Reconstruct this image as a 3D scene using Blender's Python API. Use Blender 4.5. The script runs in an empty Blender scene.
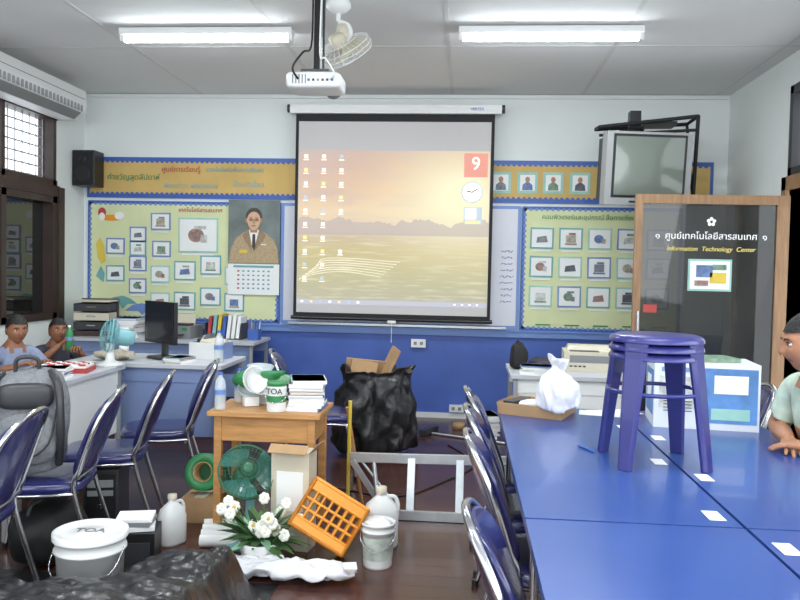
import bpy, bmesh, math, random
from mathutils import Vector, Matrix, Euler, noise
random.seed(7)
R=math.radians
sc=bpy.context.scene
sc.view_settings.view_transform='Standard'
sc.view_settings.exposure=0.04

# ---------------------------------------------------------------- materials
MATS={}
def s2l(c):
    return tuple(((x/255)/12.92 if x/255<=.04045 else (((x/255)+.055)/1.055)**2.4) for x in c)
def mat(name,col,rough=.5,metal=0,noise_amt=0,scale=8,bump=0,emit=0,alpha=1,coat=0,trans=0,stretch=(1,1,1)):
    if name in MATS: return MATS[name]
    m=bpy.data.materials.new(name); m.use_nodes=True
    nt=m.node_tree; b=nt.nodes['Principled BSDF']
    c=(*s2l(col),1)
    b.inputs['Base Color'].default_value=c
    b.inputs['Roughness'].default_value=rough
    b.inputs['Metallic'].default_value=metal
    b.inputs['Coat Weight'].default_value=coat
    b.inputs['Transmission Weight'].default_value=trans
    b.inputs['Alpha'].default_value=alpha
    if emit:
        b.inputs['Emission Color'].default_value=c
        b.inputs['Emission Strength'].default_value=emit
    if noise_amt or bump:
        tc=nt.nodes.new('ShaderNodeTexCoord'); mp=nt.nodes.new('ShaderNodeMapping')
        mp.inputs['Scale'].default_value=stretch
        nz=nt.nodes.new('ShaderNodeTexNoise'); nz.inputs['Scale'].default_value=scale; nz.inputs['Detail'].default_value=5
        nt.links.new(tc.outputs['Object'],mp.inputs['Vector']); nt.links.new(mp.outputs['Vector'],nz.inputs['Vector'])
        if noise_amt:
            rp=nt.nodes.new('ShaderNodeValToRGB')
            lo=[max(0,x*(1-noise_amt)) for x in c[:3]]; hi=[min(1,x*(1+noise_amt)) for x in c[:3]]
            rp.color_ramp.elements[0].position=.3; rp.color_ramp.elements[1].position=.7
            rp.color_ramp.elements[0].color=(*lo,1); rp.color_ramp.elements[1].color=(*hi,1)
            nt.links.new(nz.outputs['Fac'],rp.inputs['Fac']); nt.links.new(rp.outputs['Color'],b.inputs['Base Color'])
        if bump:
            bp=nt.nodes.new('ShaderNodeBump'); bp.inputs['Strength'].default_value=bump; bp.inputs['Distance'].default_value=.02
            nt.links.new(nz.outputs['Fac'],bp.inputs['Height']); nt.links.new(bp.outputs['Normal'],b.inputs['Normal'])
    MATS[name]=m
    return m

wallw=mat('wall_paint_white',(226,231,228),.7,noise_amt=.03,scale=1.5)
wallb=mat('wall_paint_blue',(66,94,170),.5,noise_amt=.12,scale=2.5)
ceilm=mat('ceiling_paint',(226,227,226),.8,noise_amt=.02,scale=1.2)
battm=mat('ceiling_batten',(214,214,212),.7)
trimb=mat('trim_blue',(108,138,196),.45)
trimw=mat('trim_white',(222,224,222),.5)
blue=mat('board_blue_border',(62,96,172),.5)
white=mat('white_plastic',(228,229,228),.4)
beige=mat('beige_plastic',(205,198,178),.45)
grey=mat('grey_plastic',(128,130,132),.45)
dgrey=mat('dark_grey_plastic',(52,53,56),.4)
black=mat('black_plastic',(26,26,28),.35)
blackmat=mat('black_matte',(22,22,23),.7)
chrome=mat('chrome',(205,205,210),.18,1)
alu=mat('aluminium',(188,192,196),.38,.85,noise_amt=.08,scale=20)
vinyl=mat('blue_vinyl',(36,38,90),.26,bump=.08,scale=60,coat=.4)
tblue=mat('table_blue_laminate',(46,76,142),.28,noise_amt=.05,scale=3,coat=.2)
tedge=mat('table_edge',(28,46,96),.4)
stoolm=mat('stool_blue_plastic',(42,44,112),.3,coat=.2)
wood=mat('desk_wood',(184,134,80),.45,noise_amt=.2,scale=6,stretch=(1,8,8))
doorw=mat('door_wood',(146,112,80),.45,noise_amt=.2,scale=5,stretch=(8,8,1))
darkw=mat('dark_wood',(58,44,40),.45,noise_amt=.2,scale=5)
kraft=mat('cardboard',(172,138,100),.8,noise_amt=.08,scale=10)
paper=mat('paper_white',(234,235,234),.75)
orange=mat('orange_plastic',(234,152,40),.4)
green=mat('green_plastic',(52,132,78),.4)
dgreen=mat('dark_green_plastic',(44,98,70),.4)
lgreen=mat('light_green',(140,190,150),.5)
teal=mat('teal_plastic',(126,178,184),.4)
red=mat('red_paint',(178,62,60),.5)
yellow=mat('yellow_paint',(216,188,72),.5)
cyan=mat('cyan_card',(150,196,186),.6,noise_amt=.1,scale=9)
cyan2=mat('cyan_card_dark',(106,164,166),.6,noise_amt=.1,scale=9)
cardb=mat('card_frame_blue',(112,136,186),.6,noise_amt=.1,scale=9)
skin=mat('skin_brown',(142,94,68),.55,noise_amt=.05,scale=12)
skinl=mat('skin_tan',(172,120,90),.55,noise_amt=.05,scale=12)
lipm=mat('lips',(124,68,60),.5)
hairm=mat('hair_black',(18,16,16),.55,bump=.5,scale=90)
hairg=mat('hair_grey_print',(72,68,64),.7,noise_amt=.3,scale=60)
eyew=mat('eye_white',(225,220,214),.3)
eyeb=mat('eye_dark',(22,14,10),.2)
flowm=mat('petal_white',(238,238,226),.6)
leaf=mat('leaf_green',(70,104,56),.55,noise_amt=.3,scale=20)
steel=mat('painted_steel_grey',(150,152,156),.45)
deskg=mat('desk_top_grey',(190,192,198),.4)
deskb=mat('desk_side_blue',(124,142,184),.5)
bagb=mat('black_bag_plastic',(28,28,30),.34,bump=.5,scale=14,coat=.15)
bagw=mat('white_bag_plastic',(226,226,230),.4,bump=.5,scale=18)
clear=mat('clear_plastic',(225,235,238),.1,alpha=.45)
tealt=mat('teal_translucent',(62,122,112),.15,alpha=.8)
backp=mat('backpack_grey',(118,120,124),.8,bump=.3,scale=60,noise_amt=.2)
yboard=mat('bulletin_paper_yellow',(212,218,172),.8,noise_amt=.06,scale=3)
hboard=mat('header_paper_ochre',(204,172,106),.8,noise_amt=.10,scale=3)
gold=mat('gold_lettering',(226,205,110),.4,emit=.15)
wlet=mat('white_lettering',(240,240,240),.5,emit=.15)
ph=[mat('photo_'+n,c,.6,noise_amt=.35,scale=30) for n,c in (('a',(120,124,132)),('b',(160,156,140)),('c',(96,118,160)),('d',(190,192,188)),('e',(112,140,116)),('f',(150,120,112)),('g',(84,88,96)))]

def tex_glass(name,t_):
    m=bpy.data.materials.new(name); m.use_nodes=True; nt=m.node_tree
    b=nt.nodes['Principled BSDF']; b.inputs['Base Color'].default_value=(.014,.013,.012,1); b.inputs['Roughness'].default_value=.04; b.inputs['Coat Weight'].default_value=.6; b.inputs['Coat Roughness'].default_value=.02
    t=nt.nodes.new('ShaderNodeBsdfTransparent'); mx=nt.nodes.new('ShaderNodeMixShader'); mx.inputs[0].default_value=t_
    nt.links.new(b.outputs[0],mx.inputs[1]); nt.links.new(t.outputs[0],mx.inputs[2]); nt.links.new(mx.outputs[0],nt.nodes['Material Output'].inputs[0])
    return m
tint=tex_glass('tinted_glass',.38); tintd=tex_glass('tinted_glass_dark',.02)
def floor_mat():
    m=bpy.data.materials.new('floor_planks'); m.use_nodes=True; nt=m.node_tree; b=nt.nodes['Principled BSDF']
    tc=nt.nodes.new('ShaderNodeTexCoord'); br=nt.nodes.new('ShaderNodeTexBrick')
    br.inputs['Color1'].default_value=(*s2l((88,56,48)),1); br.inputs['Color2'].default_value=(*s2l((68,42,38)),1); br.inputs['Mortar'].default_value=(*s2l((34,20,18)),1)
    br.inputs['Scale'].default_value=1; br.inputs['Brick Width'].default_value=2.4; br.inputs['Row Height'].default_value=.12; br.inputs['Mortar Size'].default_value=.004
    nz=nt.nodes.new('ShaderNodeTexNoise'); nz.inputs['Scale'].default_value=3; nz.inputs['Detail'].default_value=8
    mp=nt.nodes.new('ShaderNodeMapping'); mp.inputs['Scale'].default_value=(1,10,1)
    mx=nt.nodes.new('ShaderNodeMix'); mx.data_type='RGBA'; mx.blend_type='MULTIPLY'; mx.inputs[0].default_value=.6
    nt.links.new(tc.outputs['Object'],br.inputs['Vector']); nt.links.new(tc.outputs['Object'],mp.inputs['Vector']); nt.links.new(mp.outputs[0],nz.inputs['Vector'])
    rp=nt.nodes.new('ShaderNodeValToRGB'); rp.color_ramp.elements[0].color=(.5,.5,.5,1); rp.color_ramp.elements[1].color=(1.3,1.25,1.2,1)
    nt.links.new(nz.outputs['Fac'],rp.inputs[0]); nt.links.new(br.outputs['Color'],mx.inputs[6]); nt.links.new(rp.outputs[0],mx.inputs[7])
    nt.links.new(mx.outputs[2],b.inputs['Base Color']); b.inputs['Roughness'].default_value=.25
    return m
floorm=floor_mat()

# ---------------------------------------------------------------- builder
def cr(pts,n=6,closed=False):
    pts=[Vector(p) for p in pts]; out=[]; L=len(pts)
    rng=L if closed else L-1
    for i in range(rng):
        if closed: p0,p1,p2,p3=pts[(i-1)%L],pts[i],pts[(i+1)%L],pts[(i+2)%L]
        else: p0,p1,p2,p3=pts[max(i-1,0)],pts[i],pts[i+1],pts[min(i+2,L-1)]
        for k in range(n):
            t=k/n
            out.append(.5*((2*p1)+(-p0+p2)*t+(2*p0-5*p1+4*p2-p3)*t*t+(-p0+3*p1-3*p2+p3)*t**3))
    if not closed: out.append(pts[-1])
    return out
def spw(x,e): return math.copysign(abs(x)**e,x)
class B:
    def __init__(s,name): s.name=name; s.v=[]; s.f=[]; s.mi=[]; s.sm=[]; s.mats=[]; s.M=Matrix.Identity(4)
    def m(s,mt):
        if mt not in s.mats: s.mats.append(mt)
        return s.mats.index(mt)
    def add(s,vs,fs,mt,smooth=False):
        o=len(s.v); s.v+= [s.M@Vector(v) for v in vs]
        for i,f in enumerate(fs):
            s.f.append(tuple(o+k for k in f)); s.mi.append(s.m(mt[i] if isinstance(mt,list) else mt)); s.sm.append(smooth)
    def box(s,c,size,mt,rot=None,taper=(1,1)):
        x,y,z=[k/2 for k in size]; vs=[]
        for dz in (-1,1):
            tx,ty=(taper if dz>0 else (1,1))
            for a,b in ((-1,-1),(1,-1),(1,1),(-1,1)): vs.append(Vector((a*x*tx,b*y*ty,dz*z)))
        if rot: 
            E=Euler([R(k) for k in rot]).to_matrix(); vs=[E@v for v in vs]
        vs=[v+Vector(c) for v in vs]
        s.add(vs,[(3,2,1,0),(4,5,6,7),(0,1,5,4),(1,2,6,5),(2,3,7,6),(3,0,4,7)],mt)
    def rng(s,x0,x1,y0,y1,z0,z1,mt): s.box(((x0+x1)/2,(y0+y1)/2,(z0+z1)/2),(x1-x0,y1-y0,z1-z0),mt)
    def tube(s,pts,r,mt,seg=8,closed=False,n=0,caps=True):
        pts=[Vector(p) for p in pts]
        if n: pts=cr(pts,n,closed)
        L=len(pts)
        rs=r if isinstance(r,(list,tuple)) else [r]*L
        if len(rs)!=L: rs=[rs[0]+(rs[-1]-rs[0])*i/(L-1) for i in range(L)] if len(rs)==2 else [rs[min(len(rs)-1,int(i*len(rs)/L))] for i in range(L)]
        T=[]
        for i in range(L):
            a=pts[(i-1)%L] if (closed or i>0) else pts[i]; b=pts[(i+1)%L] if (closed or i<L-1) else pts[i]
            d=(b-a); T.append(d.normalized() if d.length>1e-9 else Vector((0,0,1)))
        up=Vector((0,0,1)) if abs(T[0].z)<.9 else Vector((1,0,0))
        nrm=(up-T[0]*up.dot(T[0])).normalized(); vs=[]
        for i in range(L):
            nrm=(nrm-T[i]*nrm.dot(T[i])).normalized(); bi=T[i].cross(nrm)
            for k in range(seg):
                a=2*math.pi*k/seg; vs.append(pts[i]+(nrm*math.cos(a)+bi*math.sin(a))*rs[i])
        fs=[]
        for i in range(L if closed else L-1):
            j=(i+1)%L
            for k in range(seg): fs.append((i*seg+k,i*seg+(k+1)%seg,j*seg+(k+1)%seg,j*seg+k))
        s.add(vs,fs,mt,True)
        if caps and not closed:
            s.add(vs[:seg],[tuple(range(seg))],mt); s.add(vs[-seg:],[tuple(range(seg))],mt)
    def cyl(s,p0,p1,r,mt,seg=20,r1=None): s.tube([p0,p1],[r,r if r1 is None else r1],mt,seg)
    def lathe(s,prof,mt,c=(0,0,0),seg=28,sq=(1,1),M=None,nz=0,e=1,pleat=0,sub=1):
        if sub>1:
            pp=cr([(r,0,z) for r,z in prof],sub); prof=[(max(p.x,0),p.z) for p in pp]
        vs=[];fs=[]
        for i,(r,z) in enumerate(prof):
            for k in range(seg):
                a=2*math.pi*k/seg
                rr=r*(1+pleat*(math.sin(7*a+z*9)*.5+math.sin(13*a-z*14+1.3)*.35+abs(math.sin(5*a+z*6))*.4)) if pleat else r
                v=Vector((rr*sq[0]*spw(math.cos(a),e),rr*sq[1]*spw(math.sin(a),e),z))
                if nz:
                    q=noise.noise_vector(v*7+Vector((1.3,2.1,.4)))*nz + noise.noise_vector(v*18)*nz*.45; v=v+q*(1 if r>0.001 else 0)
                if M: v=M@v
                vs.append(v+Vector(c))
        for i in range(len(prof)-1):
            for k in range(seg): fs.append((i*seg+k,i*seg+(k+1)%seg,(i+1)*seg+(k+1)%seg,(i+1)*seg+k))
        s.add(vs,fs,mt,True)
        s.add(vs[:seg],[tuple(range(seg))],mt); s.add(vs[-seg:],[tuple(range(seg))],mt)
    def pad(s,c,h,mt,e=.5,M=None,nu=28,nv=16,fn=None,e2=None):
        e2=e2 or e; vs=[];fs=[]
        for j in range(nv+1):
            ph_=-math.pi/2+math.pi*j/nv
            for i in range(nu):
                th=2*math.pi*i/nu
                v=Vector((h[0]*spw(math.cos(ph_),e2)*spw(math.cos(th),e),h[1]*spw(math.cos(ph_),e2)*spw(math.sin(th),e),h[2]*spw(math.sin(ph_),e2)))
                if fn: v=fn(v)
                if M: v=M@v
                vs.append(v+Vector(c))
        for j in range(nv):
            for i in range(nu): fs.append((j*nu+i,j*nu+(i+1)%nu,(j+1)*nu+(i+1)%nu,(j+1)*nu+i))
        s.add(vs,fs,mt,True)
    def grid(s,fn,nu,nv,mt,smooth=True):
        vs=[fn(i/nu,j/nv) for j in range(nv+1) for i in range(nu+1)]
        fs=[(j*(nu+1)+i,j*(nu+1)+i+1,(j+1)*(nu+1)+i+1,(j+1)*(nu+1)+i) for j in range(nv) for i in range(nu)]
        s.add(vs,fs,mt,smooth)
    def wpoly(s,pts,y,mt,th=.002):
        n=len(pts); vs=[(x,y,z) for x,z in pts]+[(x,y+th,z) for x,z in pts]
        s.add(vs,[tuple(range(n)),tuple(range(2*n-1,n-1,-1))]+[(i,(i+1)%n,n+(i+1)%n,n+i) for i in range(n)],mt)
    def well(s,c,rx,rz,y,mt,n=20,a0=0,a1=360): s.wpoly([(c[0]+rx*math.cos(R(a0+(a1-a0)*i/n)),c[1]+rz*math.sin(R(a0+(a1-a0)*i/n))) for i in range(n)],y,mt)
    def mesh(s,me,matfn,M=None,push=None):
        vs=[v.co.copy() for v in me.vertices]
        fs=[tuple(p.vertices) for p in me.polygons]; ms=[matfn(p.center) for p in me.polygons]
        if push:
            done=set()
            nv=[v.normal.copy() for v in me.vertices]
            for f,mm in zip(fs,ms):
                d=push.get(mm.name,0)
                if d:
                    for k in f:
                        if k not in done: done.add(k); vs[k]=vs[k]+nv[k]*d
        if M: vs=[M@v for v in vs]
        s.add(vs,fs,ms,True)
    def finish(s,loc=None,rot=0,bevel=0,recenter=True,parent=None):
        vs=s.v
        if recenter and loc is None:
            mn=[min(v[i] for v in vs) for i in range(3)]; mx=[max(v[i] for v in vs) for i in range(3)]
            o=Vector(((mn[0]+mx[0])/2,(mn[1]+mx[1])/2,mn[2])); vs=[v-o for v in vs]; loc=o
        me=bpy.data.meshes.new(s.name); me.from_pydata([tuple(v) for v in vs],[],s.f)
        for mt in s.mats: me.materials.append(mt)
        me.polygons.foreach_set('material_index',s.mi); me.polygons.foreach_set('use_smooth',s.sm)
        bm=bmesh.new(); bm.from_mesh(me); bmesh.ops.recalc_face_normals(bm,faces=bm.faces); bm.to_mesh(me); bm.free()
        ob=bpy.data.objects.new(s.name,me); sc.collection.objects.link(ob)
        ob.location=loc or (0,0,0); ob.rotation_euler=(0,0,R(rot))
        if bevel:
            md=ob.modifiers.new('bevel','BEVEL'); md.width=bevel; md.segments=2; md.limit_method='ANGLE'; md.angle_limit=R(50)
        return ob
def text(parent,body,loc,size,mt,rot=(90,0,0),align='CENTER',shear=0,name='lettering'):
    cu=bpy.data.curves.new(name,'FONT'); cu.body=body; cu.size=size; cu.extrude=.0015; cu.align_x=align; cu.align_y='CENTER'; cu.shear=shear
    cu.materials.append(mt); ob=bpy.data.objects.new(name,cu); sc.collection.objects.link(ob)
    ob.rotation_euler=[R(k) for k in rot]
    ob.parent=parent; ob.location=Vector(loc)-parent.location
    return ob
def T(x,y,z): return Matrix.Translation((x,y,z))
def RX(a): return Matrix.Rotation(R(a),4,'X')
def RY(a): return Matrix.Rotation(R(a),4,'Y')
def RZ(a): return Matrix.Rotation(R(a),4,'Z')

# ---------------------------------------------------------------- camera
cam=bpy.data.cameras.new('camera'); cam.sensor_width=36; cam.lens=35.0
co=bpy.data.objects.new('camera',cam); sc.collection.objects.link(co); sc.camera=co
co.matrix_world=T(0,0,1.42)@RZ(4.72)@RX(90-2.2)@RZ(1.2)

# ---------------------------------------------------------------- room shell
XL,XR,YB,YF,H=-3.8,2.41,7.5,-3.0,3.1
b=B('floor'); b.rng(XL-.15,XR+.15,YF-.15,YB+.15,-.1,0,floorm); b.finish()
b=B('ceiling'); b.rng(XL-.15,XR+.15,YF-.15,YB+.15,H,H+.1,ceilm)
for x in (-2.6,-1.38,-.16,1.06,2.28): b.rng(x-.015,x+.015,YF,YB,H-.003,H,battm)
for y in (-1.3,1.1,3.5,5.9): b.rng(XL,XR,y-.015,y+.015,H-.002,H,battm)
b.finish()
b=B('wall_back'); b.rng(XL-.15,XR+.15,YB,YB+.15,0.80,H,wallw); b.rng(XL-.15,XR+.15,YB,YB+.15,0,0.80,wallb); b.finish()
b=B('trim_1'); b.rng(XL,XR,YB-.03,YB,.80,.86,trimb); b.rng(XL,XR,YB-.045,YB,.855,.87,trimb); b.finish()
b=B('baseboard_back'); b.rng(XL,XR,YB-.02,YB,0,.05,trimw); b.finish()
b=B('trim_2'); b.rng(XL+.03,XR-.03,YB-.03,YB,H-.04,H-.006,trimw); b.finish()
def wall_side(name,x0,x1,ops):
    b=B(name); ys=sorted({YF,YB}|{o[0] for o in ops}|{o[1] for o in ops})
    for a,c in zip(ys[:-1],ys[1:]):
        zz=[(o[2],o[3]) for o in ops if o[0]<=a and o[1]>=c]
        z=0; 
        for z0,z1 in sorted(zz):
            if z0>z: b.rng(x0,x1,a,c,z,z0,wallw)
            z=z1
        b.rng(x0,x1,a,c,z,H,wallw)
    return b.finish()
wall_side('wall_left',XL-.15,XL,[(3.6,6.95,.9,2.03),(3.6,6.95,2.13,2.78),(-2,2.6,.9,2.03),(-2,2.6,2.13,2.78)])
wall_side('wall_right',XR,XR+.15,[(4.95,6.08,0,2.08),(4.95,6.08,2.18,2.85),(-2,3.2,1.1,2.6)])
b=B('wall_front')
for a,c,z0,z1 in ((XL-.15,-3,0,H),(2,XR+.15,0,H),(-3,2,0,.8),(-3,2,2.6,H),(-.8,-.2,.8,2.6)): b.rng(a,c,YF-.15,YF,z0,z1,wallw)
b.finish()
def window_left(name,y0,y1):
    b=B(name); x=XL-.08
    for y in (y0,y1-.07,*[y0+(y1-y0)*k/4-.035 for k in (1,2,3)]):
        b.rng(x-.05,XL+.02,y,y+.07,.9,2.03,darkw)
        b.rng(x-.05,XL+.02,y,y+.05,2.13,2.78,darkw)
    for z in (.9,1.97): b.rng(x-.05,XL+.02,y0,y1,z,z+.06,darkw)
    for z in (2.13,2.73): b.rng(x-.05,XL+.02,y0,y1,z,z+.05,darkw)
    b.rng(x-.01,x,y0,y1,.93,2.0,tintd)
    for k in range(6): b.rng(x-.02,x-.008,y0,y1,2.2+k*.09,2.212+k*.09,steel)
    n=int((y1-y0)/.11)
    for k in range(n): b.cyl((x,y0+.08+k*.11,2.15),(x,y0+.08+k*.11,2.76),.006,steel,6)
    b.rng(XL-.0,XL+.03,y0-.03,y1+.03,2.03,2.13,darkw)
    b.finish()
window_left('window_1',3.6,6.95); window_left('window_2',-2,2.6)
b=B('trim_3'); b.rng(XL,XL+.04,6.95,7.05,.86,2.12,darkw); b.finish()
b=B('window_3')
for y in (4.95,6.02): b.rng(XR-.02,XR+.1,y,y+.06,2.18,2.85,dgrey)
for z in (2.18,2.79): b.rng(XR-.02,XR+.1,4.95,6.08,z,z+.06,dgrey)
for k in range(9): b.cyl((XR+.04,5.06+k*.11,2.2),(XR+.04,5.06+k*.11,2.82),.007,steel,6)
b.finish()
b=B('trim_4')
for y in (4.87,6.08): b.rng(XR-.03,XR+.15,y,y+.08,0,2.18,doorw)
b.rng(XR-.03,XR+.15,4.87,6.16,2.08,2.18,doorw); b.finish()

def glass_door():
    W=1.12; Hd=2.03; b=B('door_1'); XD=XR-.02
    b.rng(-W,0,-.02,.02,Hd-.07,Hd,doorw); b.rng(-W,0,-.02,.02,.02,.2,doorw)
    b.rng(-W,-W+.055,-.02,.02,.2,Hd-.07,doorw); b.rng(-.09,0,-.02,.02,.2,Hd-.07,doorw)
    b.rng(-W+.055,-.09,-.004,.004,.2,Hd-.07,tint)
    b.cyl((-W+.03,-.06,.95),(-W+.03,-.06,1.15),.01,chrome,10)
    b.box((-W+.13,-.007,1.17),(.1,.004,.06),red)
    b.box((-.56,-.008,1.43),(.32,.004,.24),cyan); b.box((-.56,-.011,1.43),(.29,.003,.21),paper)
    b.box((-.60,-.013,1.46),(.12,.003,.09),ph[2]); b.box((-.50,-.013,1.41),(.12,.003,.08),yellow); b.box((-.62,-.013,1.37),(.1,.003,.04),ph[5]); b.box((-.49,-.013,1.49),(.1,.003,.04),ph[4])
    for k in range(5): b.well((-.56+.022*math.cos(R(90+72*k)),1.83+.022*math.sin(R(90+72*k))),.013,.013,-.009,wlet)
    ob=b.finish(loc=(XD,6.02,0),rot=0,bevel=.003)
    text(ob,"ศูนย์เทคโนโลยีสารสนเทศ",(XD-.56,6.02-.008,1.72),.068,wlet)
    for s in(-1,1): text(ob,"๑",(XD-.56+s*.39,6.02-.008,1.72),.07,wlet)
    text(ob,"Information  Technology  Center",(XD-.56,6.02-.008,1.625),.048,gold,shear=.25)
glass_door()

# ---------------------------------------------------------------- header bulletin
YW=YB
b=B('bulletin_header_board')
b.rng(-3.76,2.28,YW-.02,YW-.001,2.08,2.48,blue); b.rng(-3.73,2.25,YW-.024,YW-.018,2.12,2.44,hboard)
for i in range(120):
    x=-3.70+i*.0505
    if x<2.24:
        b.well((x,2.44),.018,.018,YW-.027,blue,10); b.well((x,2.12),.018,.018,YW-.027,blue,10)
for i,x in enumerate((.32,.57,.81,1.06,1.31)):
    b.box((x,YW-.028,2.27),(.19,.006,.2),cyan); b.box((x,YW-.033,2.27),(.14,.004,.15),paper)
    b.wpoly([(x-.05,2.20),(x-.045,2.25),(x-.015,2.275),(x+.015,2.275),(x+.045,2.25),(x+.05,2.20)],YW-.037,ph[(i*2)%7]); b.well((x,2.30),.022,.027,YW-.038,skinl)
hd=b.finish()
text(hd,"คำขวัญสุดสัปดาห์",(-3.28,YW-.03,2.28),.078,green)
text(hd,"ศูนย์การเรียนรู้",(-2.80,YW-.03,2.36),.068,red)
text(hd,"เทคโนโลยีเพื่อการศึกษา",(-2.26,YW-.03,2.36),.062,cyan2)
text(hd,"พัฒนาคน พัฒนางาน",(-2.70,YW-.03,2.2),.066,teal)
text(hd,"ก้าวทันโลก",(-2.12,YW-.03,2.22),.074,teal)
text(hd,"สื่อการสอน",(-1.2,YW-.03,2.30),.12,red)

def card(b,x,z,w,h,y,frame,inner,k):
    b.box((x,y,z),(w,.006,h),frame,rot=(0,random.uniform(-1.5,1.5),0)); b.box((x,y-.005,z),(w-.03,.004,h-.03),paper)
    m=ph[k%7]; m2=ph[(k*3+2)%7]
    if k%3==0: b.wpoly([(x-w*.24,z-h*.22),(x-w*.20,z+h*.05),(x+w*.18,z+h*.12),(x+w*.25,z-h*.18)],y-.009,m)
    elif k%3==1: b.box((x,y-.009,z-h*.02),(w*.42,.003,h*.36),m); b.box((x,y-.009,z-h*.26),(w*.5,.003,h*.08),m2)
    else: b.well((x-w*.05,z),w*.2,h*.2,y-.009,m); b.box((x+w*.15,y-.011,z-h*.1),(w*.16,.002,h*.22),m2)
    if k%2: b.box((x+w*.05,y-.0085,z+h*.22),(w*.3,.003,h*.10),m2)
    b.box((x,y-.005,z-h/2-.018),(w*.8,.003,.014),paper)
def bulletin(name,x0,x1,z0,z1,cards):
    b=B(name)
    b.rng(x0,x1,YW-.02,YW-.001,z0,z1,blue); b.rng(x0+.03,x1-.03,YW-.024,YW-.018,z0+.03,z1-.03,yboard)
    n=int((x1-x0-.06)/.05)
    for i in range(n+1):
        for z in (z0+.03,z1-.03): b.well((x0+.03+i*(x1-x0-.06)/n,z),.015,.015,YW-.027,trimb,8)
    n=int((z1-z0-.06)/.05)
    for i in range(n+1):
        for x in (x0+.03,x1-.03): b.well((x,z0+.03+i*(z1-z0-.06)/n),.015,.015,YW-.027,trimb,8)
    for k,(cx,cz,w,h,f) in enumerate(cards):
        card(b,x0+cx,z1-cz,w,h,YW-.027,cyan if f==1 else (cyan2 if f==2 else cardb),teal,k)
    return b
cl=[(.52,.33,.17,.15,3),(.75,.20,.2,.17,3),(.29,.45,.19,.16,3),(.52,.47,.17,.15,2),(.76,.47,.19,.16,3),(1.13,.33,.40,.34,1),
    (.29,.72,.19,.16,2),(.52,.62,.18,.15,3),(.75,.72,.2,.17,1),(1.0,.68,.22,.19,2),(1.26,.62,.21,.19,2),(.52,.84,.18,.15,3),
    (.75,.98,.2,.16,1),(1.0,.98,.22,.18,2),(1.26,.93,.21,.18,2),(1.5,.72,.2,.18,1),(1.5,.98,.2,.18,2)]
b=bulletin('bulletin_board',-3.75,-1.80,.87,2.05,cl)
b.well((-3.6,1.93),.04,.05,YW-.03,red); b.well((-3.6,1.89),.03,.04,YW-.032,paper); b.well((-3.5,1.88),.12,.03,YW-.031,orange); b.well((-3.42,1.90),.05,.04,YW-.033,paper)
b.wpoly([(-3.56,1.03),(-3.48,1.09),(-3.38,1.11),(-3.30,1.08),(-3.23,1.03),(-3.33,1.03),(-3.38,.98),(-3.42,1.03),(-3.52,1.01)],YW-.03,cyan2)
b.wpoly([(-3.36,.96),(-3.28,1.02),(-3.18,1.04),(-3.10,1.01),(-3.05,.97),(-3.13,.97),(-3.18,.92),(-3.22,.96)],YW-.032,trimb)
b.wpoly([(-3.66,1.62),(-3.62,1.68),(-3.58,1.60),(-3.56,1.45),(-3.60,1.42),(-3.64,1.48)],YW-.03,yellow)
b.wpoly([(-3.66,1.30),(-3.61,1.40),(-3.57,1.33),(-3.58,1.24)],YW-.03,cyan2)
bl=b.finish()
text(bl,"เทคโนโลยีสารสนเทศ",(-2.6,YW-.03,1.965),.055,red)
cl=[(.19+.27*i,.30,.22,.2,[2,2,1,3,3][i]) for i in range(5)]+[(.19+.27*i,.57,.22,.2,[2,1,3,1,3][i]) for i in range(5)]+[(.19+.27*i,.85,.22,.2,[1,3,2,1,3][i]) for i in range(5)]
b=bulletin('bulletin_board',.53,2.02,.87,2.05,cl)
for i in range(5): b.box((.75+.27*i,YW-.03,.93),(.14,.004,.012),green)
br=b.finish()
text(br,"คอมพิวเตอร์และอุปกรณ์ สื่อการเรียน",(1.15,YW-.03,1.95),.06,green)

wb=mat('whiteboard_surface',(208,210,220),.35,noise_amt=.03,scale=2)
b=B('whiteboard'); b.rng(-1.79,.52,YW-.03,YW-.001,.88,2.05,trimb); b.rng(-1.76,.49,YW-.034,YW-.028,.91,2.02,wb); b.rng(-1.7,.4,YW-.09,YW-.03,.88,.90,alu)
for i in range(9):
    z=1.62-i*.06; b.tube([(.34+.015*math.sin(k*2.1+i)+k*.010,YW-.036,z+.012*math.sin(k*3.3+i)) for k in range(12)],.002,blue,4)
b.finish()

# wall calendar
hanm=mat('portrait_backdrop',(108,118,116),.6,noise_amt=.35,scale=4)
suit=mat('suit_tan',(176,154,122),.8,noise_amt=.15,scale=40)
suitd=mat('suit_lapel',(148,126,98),.8,noise_amt=.15,scale=40)
skp=mat('portrait_skin',(206,168,138),.7,noise_amt=.12,scale=25)
skp2=mat('portrait_skin_shade',(172,130,104),.7)
b=B('wall_calendar'); x0,x1=-2.31,-1.80; y=YW-.05; cx=(x0+x1)/2
b.rng(x0,x1,y,y+.008,1.15,2.07,paper); b.rng(x0,x1,y-.003,y,1.45,2.07,hanm)
b.wpoly([(x0+.01,1.46),(x0+.03,1.60),(x0+.08,1.70),(cx-.11,1.75),(cx-.04,1.79),(cx+.05,1.79),(cx+.12,1.75),(x1-.06,1.69),(x1-.02,1.60),(x1-.01,1.46)],y-.006,suit)
b.wpoly([(cx-.05,1.78),(cx-.005,1.58),(cx+.055,1.78)],y-.009,paper)
b.wpoly([(cx-.012,1.74),(cx-.016,1.62),(cx,1.58),(cx+.018,1.62),(cx+.014,1.74)],y-.011,darkw)
b.wpoly([(cx-.05,1.795),(cx-.115,1.73),(cx-.09,1.68),(cx-.015,1.56)],y-.010,suitd); b.wpoly([(cx+.055,1.795),(cx+.12,1.73),(cx+.09,1.68),(cx+.0,1.56)],y-.010,suitd)
b.box((cx,y-.011,1.79),(.07,.003,.07),skp2)
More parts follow.
